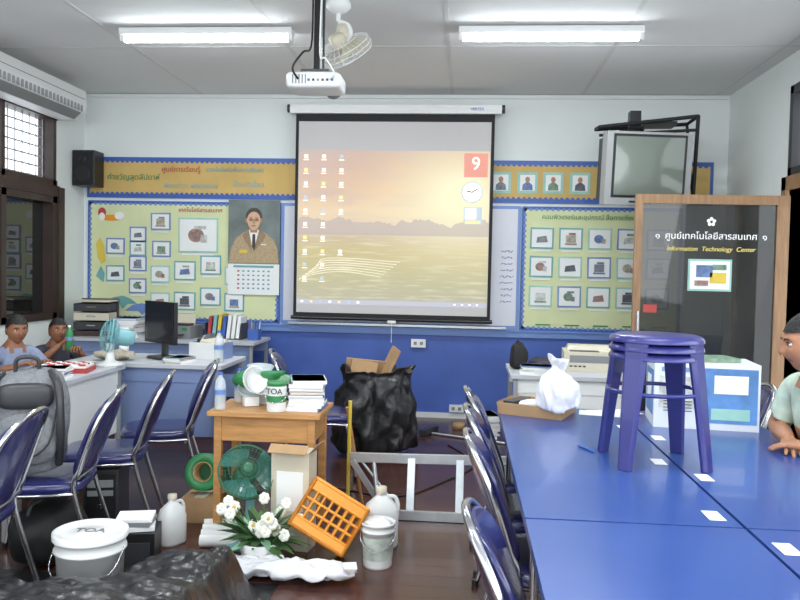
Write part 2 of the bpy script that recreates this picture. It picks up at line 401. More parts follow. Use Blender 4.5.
b.well((cx,1.905),.082,.092,y-.011,hairg,24); b.wpoly([(cx+.068*math.cos(R(a))*(1 if math.sin(R(a))>0 else .92),1.868+.090*math.sin(R(a))) for a in range(0,360,15)],y-.014,skp)
b.well((cx-.072,1.87),.013,.024,y-.013,skp2); b.well((cx+.072,1.87),.013,.024,y-.013,skp2)
b.wpoly([(cx-.055,1.94),(cx-.03,1.958),(cx+.02,1.962),(cx+.058,1.93),(cx+.062,1.945),(cx+.02,1.985),(cx-.035,1.98),(cx-.06,1.955)],y-.016,hairg)
for s in(-1,1):
    b.well((cx+s*.028,1.878),.021,.015,y-.016,dgrey); b.well((cx+s*.028,1.878),.018,.012,y-.018,skp2); b.well((cx+s*.028,1.88),.008,.004,y-.019,eyeb); b.box((cx+s*.028,y-.019,1.90),(.03,.002,.004),hairg)
b.box((cx,y-.017,1.88),(.016,.002,.003),dgrey)
b.wpoly([(cx-.012,1.848),(cx-.004,1.88),(cx+.004,1.88),(cx+.012,1.848),(cx,1.842)],y-.016,skp2); b.well((cx,1.82),.022,.005,y-.016,lipm)
b.box((cx-.10,y-.012,1.57),(.08,.003,.03),yellow); b.box((cx+.1,y-.012,1.64),(.05,.003,.01),paper)
for r in range(5):
    for k in range(7): b.box((cx-.15+k*.05,y-.004,1.38-r*.042),(.020,.003,.015),red if k==0 else (cyan2 if (k+r)%3 else trimb))
b.box((cx,y-.004,1.425),(.4,.003,.02),cyan2)
b.finish()

# ---------------------------------------------------------------- projector screen
def screen_mat():
    m=bpy.data.materials.new('projected_image'); m.use_nodes=True; nt=m.node_tree; N=nt.nodes; Lk=nt.links
    b=N['Principled BSDF']
    tc=N.new('ShaderNodeTexCoord'); sx=N.new('ShaderNodeSeparateXYZ'); Lk.new(tc.outputs['Generated'],sx.inputs[0])
    def mth(op,a,c=None,d=None):
        n=N.new('ShaderNodeMath'); n.operation=op
        for i,q in enumerate((a,c,d)):
            if q is None: continue
            if isinstance(q,(int,float)): n.inputs[i].default_value=q
            else: Lk.new(q,n.inputs[i])
        return n.outputs[0]
    def mix(f,a,c,bt='MIX'):
        n=N.new('ShaderNodeMix'); n.data_type='RGBA'; n.blend_type=bt
        for i,q in ((0,f),(6,a),(7,c)):
            if isinstance(q,tuple): n.inputs[i].default_value=(*s2l(q),1)
            elif isinstance(q,(int,float)): n.inputs[i].default_value=q
            else: Lk.new(q,n.inputs[i])
        return n.outputs[2]
    X=sx.outputs['X']; Z=sx.outputs['Z']
    rp=N.new('ShaderNodeValToRGB'); Lk.new(Z,rp.inputs[0]); e=rp.color_ramp.elements
    e[0].position=0; e[0].color=(*s2l((196,198,214)),1); e[1].position=1; e[1].color=(*s2l((216,172,134)),1)
    for p,c in ((.03,(196,198,214)),(.035,(184,180,150)),(.2,(194,186,134)),(.36,(204,186,124)),(.44,(204,184,148)),(.475,(224,200,176)),(.6,(242,214,168)),(.75,(238,194,140)),(.9,(226,176,130))):
        q=e.new(p); q.color=(*s2l(c),1)
    col=rp.outputs[0]
    n3=N.new('ShaderNodeTexNoise'); n3.inputs['Scale'].default_value=3; n3.inputs['Detail'].default_value=4
    m3=N.new('ShaderNodeMapping'); m3.inputs['Scale'].default_value=(1,1,4); Lk.new(tc.outputs['Generated'],m3.inputs[0]); Lk.new(m3.outputs[0],n3.inputs[0])
    sky=mth('GREATER_THAN',Z,.5)
    # cooler haze towards the upper left of the sky
    hz=mth('MULTIPLY',mth('MULTIPLY',mth('SUBTRACT',1,X),mth('MAXIMUM',mth('SUBTRACT',Z,.5),0)),1.3)
    col=mix(mth('MINIMUM',hz,.7),col,(196,186,190))
    col=mix(mth('MULTIPLY',sky,mth('MULTIPLY',mth('MAXIMUM',mth('SUBTRACT',n3.outputs['Fac'],.45),0),2.4)),col,(206,178,168))
    dx=mth('SUBTRACT',X,.86); dz=mth('SUBTRACT',Z,.70)
    d=mth('SQRT',mth('ADD',mth('MULTIPLY',dx,dx),mth('MULTIPLY',dz,dz)))
    g=mth('POWER',mth('MAXIMUM',mth('SUBTRACT',1,mth('MULTIPLY',d,1.5)),0),2)
    col=mix(mth('MINIMUM',mth('MULTIPLY',g,1.4),1),col,(255,248,204))
    nz=N.new('ShaderNodeTexNoise'); nz.noise_dimensions='1D'; nz.inputs['Scale'].default_value=7; nz.inputs['Detail'].default_value=4; Lk.new(X,nz.inputs['W'])
    hgt=mth('ADD',mth('MULTIPLY',nz.outputs['Fac'],.18),.455)
    under=mth('LESS_THAN',Z,hgt); over=mth('GREATER_THAN',Z,.455)
    col=mix(mth('MULTIPLY',mth('MULTIPLY',under,over),.6),col,(178,164,164))
    n2=N.new('ShaderNodeTexNoise'); n2.inputs['Scale'].default_value=6; n2.inputs['Detail'].default_value=6
    mp=N.new('ShaderNodeMapping'); mp.inputs['Scale'].default_value=(1,1,9); Lk.new(tc.outputs['Generated'],mp.inputs[0]); Lk.new(mp.outputs[0],n2.inputs[0])
    fld=mth('LESS_THAN',Z,.45); gt=mth('GREATER_THAN',Z,.035)
    col=mix(mth('MULTIPLY',mth('MULTIPLY',mth('MULTIPLY',fld,gt),mth('MAXIMUM',mth('SUBTRACT',n2.outputs['Fac'],.5),0)),3.0),col,(234,228,194))
    b.inputs['Base Color'].default_value=(.12,.12,.12,1); Lk.new(col,b.inputs['Emission Color']); b.inputs['Emission Strength'].default_value=.88; b.inputs['Roughness'].default_value=.9
    return m
scrm=screen_mat()
scrw=mat('screen_fabric',(200,197,196),.9)
icon=mat('icon_white',(240,236,225),.6,emit=.7); icond=mat('icon_blue',(170,180,190),.6,emit=.55); iconr=mat('icon_red',(210,140,124),.6,emit=.45); icong=mat('icon_gold',(226,204,140),.6,emit=.6)
board_l=mat('boardwalk_line',(226,218,196),.6,emit=.5)
ys=YW-.17
b=B('projector_screen'); x0,x1,z0,z1=-1.63,.245,.95,2.82
b.rng(x0-.05,x1+.06,ys-.05,ys+.06,2.88,2.96,white); b.cyl((x0-.08,ys,2.93),(x0-.05,ys,2.93),.04,dgrey,16); b.cyl((x1+.06,ys,2.93),(x1+.09,ys,2.93),.04,dgrey,16)
b.rng(x0,x1,ys,ys+.004,z0,2.89,blackmat)
b.rng(x0+.03,x1-.03,ys-.003,ys,z0+.05,z1-.01,scrw)
b.cyl((x0-.02,ys,z0),(x1+.02,ys,z0),.018,black,12)
b.box((-.68,ys-.01,z0-.02),(.08,.01,.03),white)
b.cyl((-.68,ys-.01,z0-.02),(-.68,ys-.01,z0-.22),.003,white,6)
for x in (x0+.1,x1-.1): b.rng(x-.02,x+.02,ys+.05,YW,2.93,2.97,steel)
so=b.finish()
text(so,"VERTEX",(.08,ys-.053,2.92),.035,blue)
b=B('projected_picture'); X0,X1,Z0,Z1=x0+.035,x1-.035,1.08,2.54
b.rng(X0,X1,ys-.006,ys-.003,Z0,Z1,scrm)
pi=b.finish(); pi.parent=so; pi.location=pi.location-so.location
b=B('desktop_icons'); yy=ys-.008
for c in range(3):
    for r in range(10 if c<2 else 8):
        x=X0+.07+c*.17; z=Z1-.06-r*.128
        if c==2 and r in (5,6): continue
        b.box((x,yy,z),(.034,.002,.034),[icon,icond,icong,icon,icon][(c*3+r*2)%5]); b.box((x,yy,z-.032),(.05,.002,.007),icon)
b.box((X1-.13,yy,Z1-.13),(.22,.002,.22),iconr)
b.well((X1-.16,Z1-.38),.10,.10,yy,icond,28); b.well((X1-.16,Z1-.38),.088,.088,yy-.002,icon,28); b.tube([(X1-.21,yy-.004,Z1-.37),(X1-.16,yy-.004,Z1-.38),(X1-.11,yy-.004,Z1-.35)],.005,black,4)
b.box((X1-.15,yy,Z1-.60),(.17,.002,.16),icond); b.box((X1-.17,yy-.002,Z1-.58),(.1,.002,.1),icon); b.box((X1-.15,yy-.002,Z1-.66),(.14,.002,.03),icong)
for k in range(7): b.box((X0+.05+k*.09,yy,Z0+.025),(.025,.002,.02),[icon,icong,icond][k%3])
for k in range(4): b.box((X1-.3+k*.07,yy,Z0+.025),(.02,.002,.015),icon)
for k in range(7): b.tube([(X0+.02+.03*k,yy,Z0+.24+.022*k),(X0+.25,yy,Z0+.30+.022*k),(X0+.5,yy,Z0+.31+.022*k),(X0+.80+.03*k,yy,Z0+.27+.024*k)],.0035,board_l,4,n=5)
di=b.finish(); di.parent=so; di.location=di.location-so.location
text(so,"9",(X1-.13,yy-.003,Z1-.12),.17,icon)

# ---------------------------------------------------------------- ceiling fixtures
tubem=mat('tube_glow',(242,250,255),.4,emit=46)
def fixture(x,y,W=1.24,energy=21):
    b=B('fluorescent_light'); b.rng(-W/2,W/2,-.05,.05,-.045,0,white); b.rng(-W/2,-W/2+.03,-.03,.03,-.09,-.04,white); b.rng(W/2-.03,W/2,-.03,.03,-.09,-.04,white)
    b.cyl((-W/2+.03,0,-.075),(W/2-.03,0,-.075),.016,tubem,12)
    ob=b.finish(loc=(x,y,H-.008))
    l=bpy.data.lights.new('tube_lamp','AREA'); l.shape='RECTANGLE'; l.size=W-.1; l.size_y=.06; l.energy=energy; l.color=(.93,.985,1)
    lo=bpy.data.objects.new('tube_lamp',l); sc.collection.objects.link(lo); lo.parent=ob; lo.location=(0,0,-.10)
fixture(-1.86,5.43); fixture(.54,5.43)
for y in (2.3,-.6):
    for x in (-1.9,.57): fixture(x,y,energy=27)

# projector
b=B('ceiling_projector')
b.pad((0,0,0),(.155,.12,.048),white,.25,e2=.35)
b.lathe([(.0,0),(.045,0),(.05,.02),(.05,.05)],grey,(.07,.12,0),20,M=RX(-90)) ; b.lathe([(.035,0),(.035,.06)],black,(.07,.11,0),20,M=RX(-90))
for k in range(5): b.box((-.11+k*.018,-.118,0),(.006,.01,.05),grey)
for k,mm in enumerate((blue,black,grey,dgrey,black,blue)): b.box((-.02+k*.026,-.118,-.005),(.013,.01,.013),mm)
b.box((0,0,.06),(.16,.12,.02),dgrey); b.cyl((0,0,.06),(0,0,.65),.018,blackmat,14); b.cyl((.028,.05,.1),(.028,.05,.65),.008,dgrey,8)
b.box((0,0,.645),(.12,.12,.01),dgrey)
b.tube([(-.08,-.12,0),(-.10,-.17,.05),(-.05,-.14,.14),(-.02,-.06,.2),(-.02,-.03,.5)],.006,black,6,n=6)
b.tube([(.1,-.12,0),(.13,-.16,.02),(.08,-.16,.1),(.03,-.06,.16),(.028,-.03,.5)],.005,white,6,n=6)
b.finish(loc=(-.865,4.40,2.465))

# orbit fan
fanb=mat('fan_blade_cream',(208,202,180),.35)
b=B('ceiling_orbit_fan'); b.lathe([(.075,.0),(.08,-.03),(.05,-.06),(.02,-.07)],white,(0,0,0),24); b.cyl((0,0,-.05),(0,.0,-.12),.015,white,12)
b.tube([(0,0,-.12),(.06,0,-.14),(.08,0,-.20),(.05,0,-.24)],.014,white,8,n=5)
b.lathe([(.0,.06),(.04,.055),(.05,.0),(.045,-.05),(.0,-.06)],beige,(.03,.02,-.19),20)
b.M=T(.02,0,-.28)@RX(35)@RY(-22)
b.lathe([(.0,.09),(.045,.085),(.055,.04),(.05,0),(.02,-.02)],beige,(0,0,0),24)
for k in range(3):
    def bl_(u,v,k=k):
        a=R(120*k+30)+(v-.5)*(.6+1.0*math.sin(u*math.pi*.62)); r=.03+.155*u
        return Vector((r*math.cos(a),r*math.sin(a),-.03+.045*(v-.5)))
    b.grid(bl_,8,8,fanb)
for j,(rr,zz) in enumerate(((.19,-.03),(.185,-.0),(.185,-.06),(.12,.03),(.12,-.08),(.06,-.09))):
    b.tube([(rr*math.cos(R(a)),rr*math.sin(R(a)),zz) for a in range(0,360,12)],.0025,white,5,closed=True)
for a in range(0,360,12):
    c,s_=math.cos(R(a)),math.sin(R(a))
    b.tube([(.05*c,.05*s_,.045),(.12*c,.12*s_,.03),(.185*c,.185*s_,0),(.19*c,.19*s_,-.03),(.185*c,.185*s_,-.06),(.12*c,.12*s_,-.08),(.04*c,.04*s_,-.092)],.0015,white,4)
b.lathe([(.04,-.088),(.042,-.095),(.0,-.1)],white,(0,0,0),18)
b.finish(loc=(-.83,4.90,H-.008))

# air conditioner
b=B('air_conditioner')
prof=[(0,0),(.16,0),(.235,.07),(.25,.14),(.24,.27),(0,.27)]
y0,y1=5.55,7.0; n=len(prof)
vs=[(XL+p[0]+.025,y0,2.74+p[1]) for p in prof]+[(XL+p[0]+.025,y1,2.74+p[1]) for p in prof]
b.add(vs,[tuple(range(n)),tuple(range(n,2*n))]+[(i,(i+1)%n,n+(i+1)%n,n+i) for i in range(n)],white)
for k in range(22): b.box((XL+.272,y0+.10+k*.06,2.84),(.006,.035,.06),steel)
b.box((XL+.222,(y0+y1)/2,2.773),(.09,1.3,.01),grey,rot=(0,-42,0))
b.box((XL+.272,(y0+y1)/2,2.93),(.008,1.38,.006),grey)
b.finish(bevel=.006)
b=B('wall_speaker'); b.box((0,0,0),(.22,.2,.34),black); b.box((0,-.102,0),(.19,.008,.31),blackmat); b.lathe([(.07,0),(.075,.008),(.05,.004),(.0,.01)],black,(0,-.106,-.06),20,M=RX(90)); b.lathe([(.03,0),(.032,.006),(0,.006)],black,(0,-.106,.08),16,M=RX(90)); b.rng(-.02,.02,.1,.14,-.04,.04,dgrey)
b.finish(loc=(-3.68,7.34,2.34),rot=0,bevel=.006)

# TV on wall bracket
tvg=mat('tv_silver',(150,152,152),.4); tvs=mat('tv_glass',(112,120,112),.12,coat=.5)
b=B('crt_television')
b.M=RX(5)
b.box((0,0,0),(.70,.12,.58),tvg); b.box((0,.16,.0),(.62,.22,.50),dgrey,); b.box((0,.33,0),(.42,.14,.34),dgrey)
b.box((0,-.061,.02),(.60,.008,.50),black)
b.grid(lambda u,v:Vector(((u-.5)*.56,-.062-.02*(1-(2*u-1)**2)*(1-(2*v-1)**2)-.004,.02+(v-.5)*.46)),12,10,tvs)
b.box((0,-.064,-.26),(.3,.006,.015),dgrey); b.box((.26,-.064,-.26),(.03,.008,.012),black)
b.M=Matrix.Identity(4)
b.finish(loc=(1.43,6.42,2.27),rot=9,bevel=.012)
b=B('television_bracket')
r=.016
b.tube([(1.10,6.72,2.66),(1.86,6.55,2.72)],r,blackmat,6); b.tube([(1.10,6.72,2.66),(1.10,6.95,2.68),(1.88,6.95,2.73),(1.86,6.55,2.72)],r,blackmat,6)
b.tube([(1.86,6.55,2.72),(1.86,6.62,2.05)],r,blackmat,6); b.tube([(1.88,6.95,2.73),(1.86,6.62,2.05)],r*.8,blackmat,6); b.tube([(1.10,6.72,2.59),(1.86,6.55,2.61)],r*.8,blackmat,6)
b.tube([(1.5,6.95,2.70),(1.5,7.44,2.75)],.03,blackmat,8); b.tube([(1.5,6.85,2.2),(1.5,7.44,2.55)],.025,blackmat,8); b.box((1.5,7.45,2.62),(.2,.02,.3),blackmat)
b.tube([(1.86,6.62,2.05),(1.5,6.85,2.2),(1.18,6.84,2.1)],r,blackmat,6); b.tube([(1.5,6.85,2.2),(1.5,6.95,2.7)],r,blackmat,6)
b.box((1.40,6.78,2.73),(.09,.1,.14),black); b.box((1.60,6.78,2.69),(.26,.2,.03),dgrey)
b.finish()

# ---------------------------------------------------------------- furniture helpers
def chair(x,y,rot,name='stacking_chair',sz=.96):
    b=B(name)
    b.pad((0,-.01,.425),(.215,.215,.038),vinyl,.45,e2=.5)
    def lean(v): return Vector((v.x,v.y+.36*v.z-.05*(v.x/.2)**2,v.z))
    b.pad((0,.255,.655),(.195,.026,.215),vinyl,.8,fn=lean,e2=.62,nv=22)
    ol=[(-.205,.28,0),(-.20,.17,.40),(-.205,.195,.52),(-.21,.245,.68),(-.19,.287,.79),(-.12,.328,.865),(0,.345,.888),(.12,.328,.865),(.19,.287,.79),(.21,.245,.68),(.205,.195,.52),(.20,.17,.40),(.205,.28,0)]
    b.tube(ol,.0115,chrome,8,n=5)
    for s in(-1,1):
        b.tube([(s*.205,-.25,0),(s*.205,-.19,.35),(s*.2,-.15,.39),(s*.2,.05,.395),(s*.2,.17,.40)],.0115,chrome,8,n=4)
        for yy in (-.25,.28): b.cyl((s*.205,yy,0),(s*.205,yy,.03),.016,black,8)
    b.tube([(-.2,-.14,.387),(.2,-.14,.387)],.01,chrome,8); b.tube([(-.2,.16,.385),(.2,.16,.385)],.01,chrome,8)
    b.tube([(-.203,-.215,.22),(.203,-.215,.22)],.008,chrome,8); b.tube([(-.203,.19,.48),(0,.21,.48),(.203,.19,.48)],.009,chrome,8,n=4)
    o=b.finish(loc=(x,y,0),rot=rot); o.scale=(1,1,sz); return o
def folding_table(x,y,labels):
    b=B('folding_table'); L=1.78; W=.58
    b.box((0,0,.735),(W,L,.03),tblue); b.box((0,0,.70),(W-.03,L-.03,.035),tedge)
    for s in(-1,1):
        yy=s*(L/2-.22)
        b.tube([(-W/2+.05,yy,0),(-W/2+.05,yy,.69)],.013,chrome,8); b.tube([(W/2-.05,yy,0),(W/2-.05,yy,.69)],.013,chrome,8)
        b.tube([(-W/2+.05,yy,.12),(W/2-.05,yy,.12)],.01,chrome,8); b.tube([(0,yy,.12),(0,yy-s*.45,.68)],.008,chrome,6)
        for q in(-1,1): b.cyl((q*(W/2-.05),yy,0),(q*(W/2-.05),yy,.03),.018,black,8)
    for lx,ly in labels: b.box((lx,ly,.7515),(.045,.085,.001),paper)
    b.finish(loc=(x,y,0),bevel=.004)
for xx,lb in ((.47,((.24,.44),(.24,-.18),(.24,-.80))),(1.06,((-.25,.24),(-.25,-.38)))):
    folding_table(xx,3.02,lb); folding_table(xx,1.23,((-.25,.74),) if xx>1 else ((.24,.05),)); folding_table(xx,-.56,())

def desk(name,x0,x1,y0,y1,h,top,side,panel=None):
    b=B(name); b.rng(x0,x1,y0,y1,h-.03,h,top)
    for x in (x0+.02,x1-.05):
        for y in (y0+.02,y1-.05): b.rng(x,x+.03,y,y+.03,0,h-.03,steel)
    b.rng(x0+.03,x1-.03,y0+.04,y0+.06,h-.13,h-.03,side); b.rng(x0+.03,x1-.03,y1-.06,y1-.04,h-.13,h-.03,side)
    if panel=='x': b.rng(x1-.05,x1-.035,y0+.05,y1-.05,.3,h-.03,side)
    if panel=='y': b.rng(x0+.05,x1-.05,y0+.05,y0+.065,.25,h-.03,side)
    return b.finish(bevel=.003)
desk('computer_desk',-2.78,-2.25,2.5,3.75,.75,deskg,paper,'x')
desk('computer_desk',-2.78,-2.25,3.78,5.02,.75,deskg,paper,'x')
desk('computer_desk',-2.72,-1.62,5.10,5.7,.75,deskg,deskb,'y')
desk('computer_desk',-3.70,-1.85,6.75,7.35,.75,deskg,deskb,'y')
desk('office_desk',.32,1.12,5.2,5.85,.74,deskg,paper,'y')

for x,y,r in ((-2.02,2.90,-82),(-1.95,3.50,-76),(-1.92,4.06,-74),(-1.86,4.66,-72)): chair(x,y,r,sz=.94)
chair(-.98,5.30,100)
for y,r in ((3.80,92),(3.28,90),(2.75,91),(1.86,90)): chair(.36,y,r)
chair(1.28,4.26,-90)

# ---------------------------------------------------------------- small student desk
b=B('student_desk'); b.rng(-1.33,-.73,3.95,4.37,.635,.66,wood)
for x in (-1.30,-.80):
    for y in (3.98,4.30): b.rng(x,x+.04,y,y+.04,0,.635,wood)
b.rng(-1.28,-.78,3.99,4.005,.50,.635,wood); b.rng(-1.28,-.78,4.325,4.34,.50,.635,wood); b.rng(-1.29,-1.275,4,4.33,.5,.635,wood); b.rng(-.785,-.77,4,4.33,.5,.635,wood); b.rng(-1.27,-.78,4,4.33,.50,.51,wood)
b.rng(-1.29,-1.27,4.0,4.33,.12,.15,wood); b.rng(-.79,-.77,4.0,4.33,.12,.15,wood)
b.finish(bevel=.003)
b=B('paint_can'); b.lathe([(.0,0),(.050,0),(.052,.005),(.052,.05)],white); b.lathe([(.052,.05),(.052,.08)],green); b.lathe([(.052,.08),(.052,.145),(.055,.15),(.05,.155),(.047,.147),(0,.147)],green)
b.lathe([(.0525,.085),(.0525,.135)],white); b.tube([(-.055,0,.13),(-.05,-.03,.07),(0,-.062,.05),(.05,-.03,.07),(.055,0,.13)],.002,chrome,5,n=4)
ob=b.finish(loc=(-.98,4.04,.66)); text(ob,"TOA",(-.98,4.04-.056,.66+.11),.042,black)
bookc=[red,blue,paper,teal,kraft,paper,yellow,grey,paper,blue]
def stack(name,x,y,z,n,w=.18,d=.25,th=.018,rot=0):
    b=B(name); h=0
    for k in range(n):
        t=th*random.uniform(.6,1.4); a=random.uniform(-8,8); m_=bookc[(k*3+n)%10]
        b.box((random.uniform(-.01,.01),random.uniform(-.01,.01),h+t/2),(w,d,t),paper,rot=(0,0,a)); b.box((random.uniform(-.004,.004),0,h+t-.001),(w+.004,d+.004,.002),m_,rot=(0,0,a)); b.box((0,0,h+.001),(w+.004,d+.004,.002),m_,rot=(0,0,a)); h+=t
    return b.finish(loc=(x,y,z),rot=rot)
stack('book_stack',-.84,4.17,.66,9,.18,.25,.016,6)
stack('book_stack',.2,6.75,0,9,.2,.28,.02,10)
stack('magazine_stack',.5,5.30,.74,6,.2,.16,.012,-8)
def bottle(x,y,z,s=1,m_=clear,cap=blue,name='water_bottle'):
    b=B(name); b.lathe([(0,0),(.03,0),(.033,.01),(.032,.05),(.034,.06),(.032,.10),(.033,.14),(.026,.175),(.013,.195),(.012,.21)],m_,seg=20); b.lathe([(.014,.205),(.014,.222),(0,.223)],cap,seg=16); b.lathe([(.0335,.09),(.0335,.12)],trimb,seg=20)
    o=b.finish(loc=(x,y,z)); o.scale=(s,s,s)
bottle(-1.28,4.02,.66,.9); bottle(-1.25,4.27,.66,.85); bottle(-1.70,5.30,.75,1.0)
# pile of green and white bowls, tubs and packages
bowlc=[clear,lgreen,white,green,green,clear,white]
b=B('plastic_bowl_pile')
for k,(x,y,z,t) in enumerate(((-.05,0,.04,20),(.04,.03,.07,-30),(0,-.02,.10,50),(.07,.02,.13,-10),(-.07,.02,.10,-40),(.0,.03,.16,5),(-.03,-.04,.13,70))):
    b.lathe([(0,0),(.035,.004),(.062,.025),(.072,.045),(.076,.045),(.065,.023),(.04,-.002),(0,-.005)],bowlc[k],(x,y,z),20,M=(RX(t)@RY(t*.6)).to_3x3())
b.box((.10,.03,.06),(.09,.07,.10),green,rot=(0,0,15)); b.box((.10,-.008,.07),(.06,.003,.05),white,rot=(0,0,15))
b.box((.02,.06,.05),(.10,.06,.12),white,rot=(0,5,-10)); b.box((.11,.04,.135),(.10,.06,.04),lgreen,rot=(5,8,20)); b.box((-.03,-.05,.02),(.08,.05,.05),white,rot=(0,0,30))
b.finish(loc=(-1.12,4.20,.668))
b=B('broom_handle'); b.cyl((-.66,4.52,0),(-.64,4.42,.66),.011,yellow,10); b.cyl((-.58,4.60,0),(-.66,4.44,.62),.01,wood,10); b.finish()
b=B('tall_carton'); b.rng(-.10,.10,-.06,.06,0,.50,beige); b.box((0,-.09,.52),(.2,.06,.004),kraft,rot=(35,0,0)); b.box((.12,0,.52),(.06,.12,.004),kraft,rot=(0,-50,0)); b.box((0,-.061,.3),(.14,.002,.2),paper)
b.finish(loc=(-.84,3.86,0),rot=-8,bevel=.002)

# electric fans
def efan(b,M,r=.15,cage=white,bl=tealt,motor=teal,blades=3):
    b.M=M   # axis +Z is the blowing direction
    b.lathe([(0,-.16),(.035,-.155),(.055,-.12),(.058,-.05),(.045,-.02),(0,-.015)],motor,seg=24)
    b.lathe([(0,.02),(.03,.018),(.035,0),(.03,-.02),(0,-.02)],motor,seg=20)
    for k in range(blades):
        def f(u,v,k=k):
            a=R(360/blades*k)+(v-.5)*(.7+.9*math.sin(u*math.pi*.6)); q=.025+(r-.03)*u
            return Vector((q*math.cos(a),q*math.sin(a),.05*(v-.5)))
        b.grid(f,8,8,bl)
    for rr,zz in ((r,0),(r*.99,.02),(r*.7,.045),(r*.4,.055),(r*.25,.058),(r*.7,-.045),(r*.99,-.02)): b.tube([(rr*math.cos(R(a)),rr*math.sin(R(a)),zz) for a in range(0,360,12)],.002 if zz else .005,cage,5,closed=True)
    for a in range(0,360,10):
        c,s_=math.cos(R(a)),math.sin(R(a)); b.tube([(.03*c,.03*s_,.06),(r*.5*c,r*.5*s_,.053),(r*.85*c,r*.85*s_,.035),(r*c,r*s_,0),(r*.8*c,r*.8*s_,-.04),(.05*c,.05*s_,-.055)],.0011,cage,4)
    b.lathe([(0,.064),(.028,.062),(.03,.055)],motor,seg=18)
    b.M=Matrix.Identity(4)
b=B('electric_fan'); efan(b,T(0,0,.39)@RZ(28)@RX(55),.14,dgreen,tealt,dgreen); b.tube([(0,.05,.36),(.0,.08,.2),(0,.03,.05)],.025,teal,10,n=5); b.lathe([(0,0),(.10,0),(.105,.02),(.06,.045),(.03,.06)],teal,(0,.02,0),28,sq=(1,.8))
b.finish(loc=(-1.07,3.80,0),rot=0)
b=B('carton_box'); b.rng(-.10,.10,-.12,.12,0,.14,kraft); b.box((0,0,.142),(.06,.24,.002),beige); b.finish(loc=(-1.43,4.26,0),bevel=.002)
b=B('green_tape_roll'); M=RX(75)
prof=[(.055,-.05),(.10,-.05),(.105,-.04),(.105,.04),(.10,.05),(.055,.05),(.055,-.05)]
b.lathe(prof,green,M=M.to_3x3(),seg=32); b.lathe([(.050,-.052),(.056,-.052),(.056,.052),(.05,.052),(.05,-.052)],kraft,M=M.to_3x3(),seg=32); b.finish(loc=(-1.43,4.24,.26))
b=B('black_bowl'); b.lathe([(0,0),(.06,.0),(.12,.06),(.13,.09),(.12,.09),(.06,.01),(0,.01)],blackmat,seg=28,sq=(1,.8),M=RX(35).to_3x3()); b.finish(loc=(-1.40,4.70,.08))
b=B('paper_roll'); 
for k in range(4): b.cyl((-1.36+.02*k,4.02-.08*k,.035),(-1.10+.04*k,4.10-.09*k,.035),.03,paper,16)
b.finish()

def jug(x,y,rot,s=1):
    b=B('plastic_jug'); b.lathe([(0,0),(.085,0),(.095,.015),(.095,.18),(.08,.23),(.035,.27),(.025,.28),(.025,.30)],white,seg=28,sq=(1,.75),e=.8); b.lathe([(.03,.295),(.03,.325),(0,.327)],beige,seg=16)
    b.tube([(.03,0,.27),(.075,0,.265),(.095,0,.22),(.09,0,.16)],.011,white,8,n=5); o=b.finish(loc=(x,y,0),rot=rot); o.scale=(s,s,s)
jug(-.40,3.93,20,.95); jug(-1.46,3.82,60,.78)
def bucket(name,x,y,r,h,m_,lid=None,label=None):
    b=B(name); b.lathe([(0,0),(r*.84,0),(r*.86,.01),(r*.97,h*.8),(r*1.03,h*.8),(r*1.03,h*.83),(r*.98,h*.84),(r,h*.95),(r*1.05,h*.95),(r*1.05,h),(r*.96,h),(r*.94,h*.9),(r*.8,.02),(0,.02)],m_,seg=36)
    if lid: b.lathe([(r*1.07,h*.96),(r*1.07,h+.012),(r*1.0,h+.015),(r*.95,h+.004),(r*.4,h+.004),(r*.38,h+.008),(0,h+.008)],lid,seg=36)
    if label: b.lathe([(r*.895,h*.2),(r*.96,h*.7)],label,seg=36)
    b.tube([(-r*1.04,0,h*.85),(-r*.9,-r*.7,h*.6),(0,-r*1.12,h*.42),(r*.9,-r*.7,h*.6),(r*1.04,0,h*.85)],.003,chrome,5,n=5)
    return b.finish(loc=(x,y,0))
labm=mat('bucket_label',(178,186,176),.5,noise_amt=.4,scale=14)
bucket('paint_bucket',-.385,3.67,.080,.215,white,label=labm)
b=B('crumpled_paper'); b.pad((0,0,0),(.06,.06,.02),paper,1,fn=lambda v:v+noise.noise_vector(v*25)*.02); b.finish(loc=(-.385,3.67,.205))
ob=bucket('paint_bucket',-1.50,3.03,.138,.32,white,lid=white)
text(ob,"TOA",(-1.50,3.03,.33),.06,grey,rot=(0,0,5))

b=B('plastic_crate'); w,d,h=.29,.21,.24
b.M=RY(30)@RX(-20)
def lattice(o,ux,uz,W_,H_,nx,nz_):
    o=Vector(o);ux=Vector(ux);uz=Vector(uz)
    for i in range(nx+1):
        p=o+ux*(W_*i/nx); t=.010 if i in(0,nx) else .006; b.tube([p,p+uz*H_],t,orange,6)
    for j in range(nz_+1):
        p=o+uz*(H_*j/nz_); t=.010 if j in (0,nz_) else .007; b.tube([p,p+ux*W_],t,orange,6)
X_,Y_,Z_=(1,0,0),(0,1,0),(0,0,1)
lattice((-w/2,-d/2,0),X_,Z_,w,h,7,5); lattice((-w/2,d/2,0),X_,Z_,w,h,7,5); lattice((-w/2,-d/2,0),Y_,Z_,d,h,5,5); lattice((w/2,-d/2,0),Y_,Z_,d,h,5,5); lattice((-w/2,-d/2,0),X_,Y_,w,d,8,6)
for yy in (-d/2,d/2): b.box((0,yy,h-.02),(w,.012,.05),orange); b.box((0,yy,.02),(w,.012,.045),orange)
for xx in (-w/2,w/2): b.box((xx,0,h-.02),(.012,d,.05),orange); b.box((xx,0,.02),(.012,d,.045),orange)
b.box((0,0,.0),(w*.96,d*.96,.004),orange)
b.M=Matrix.Identity(4)
mz=min(v.z for v in b.v); b.finish(loc=(-.69,3.68,-mz))

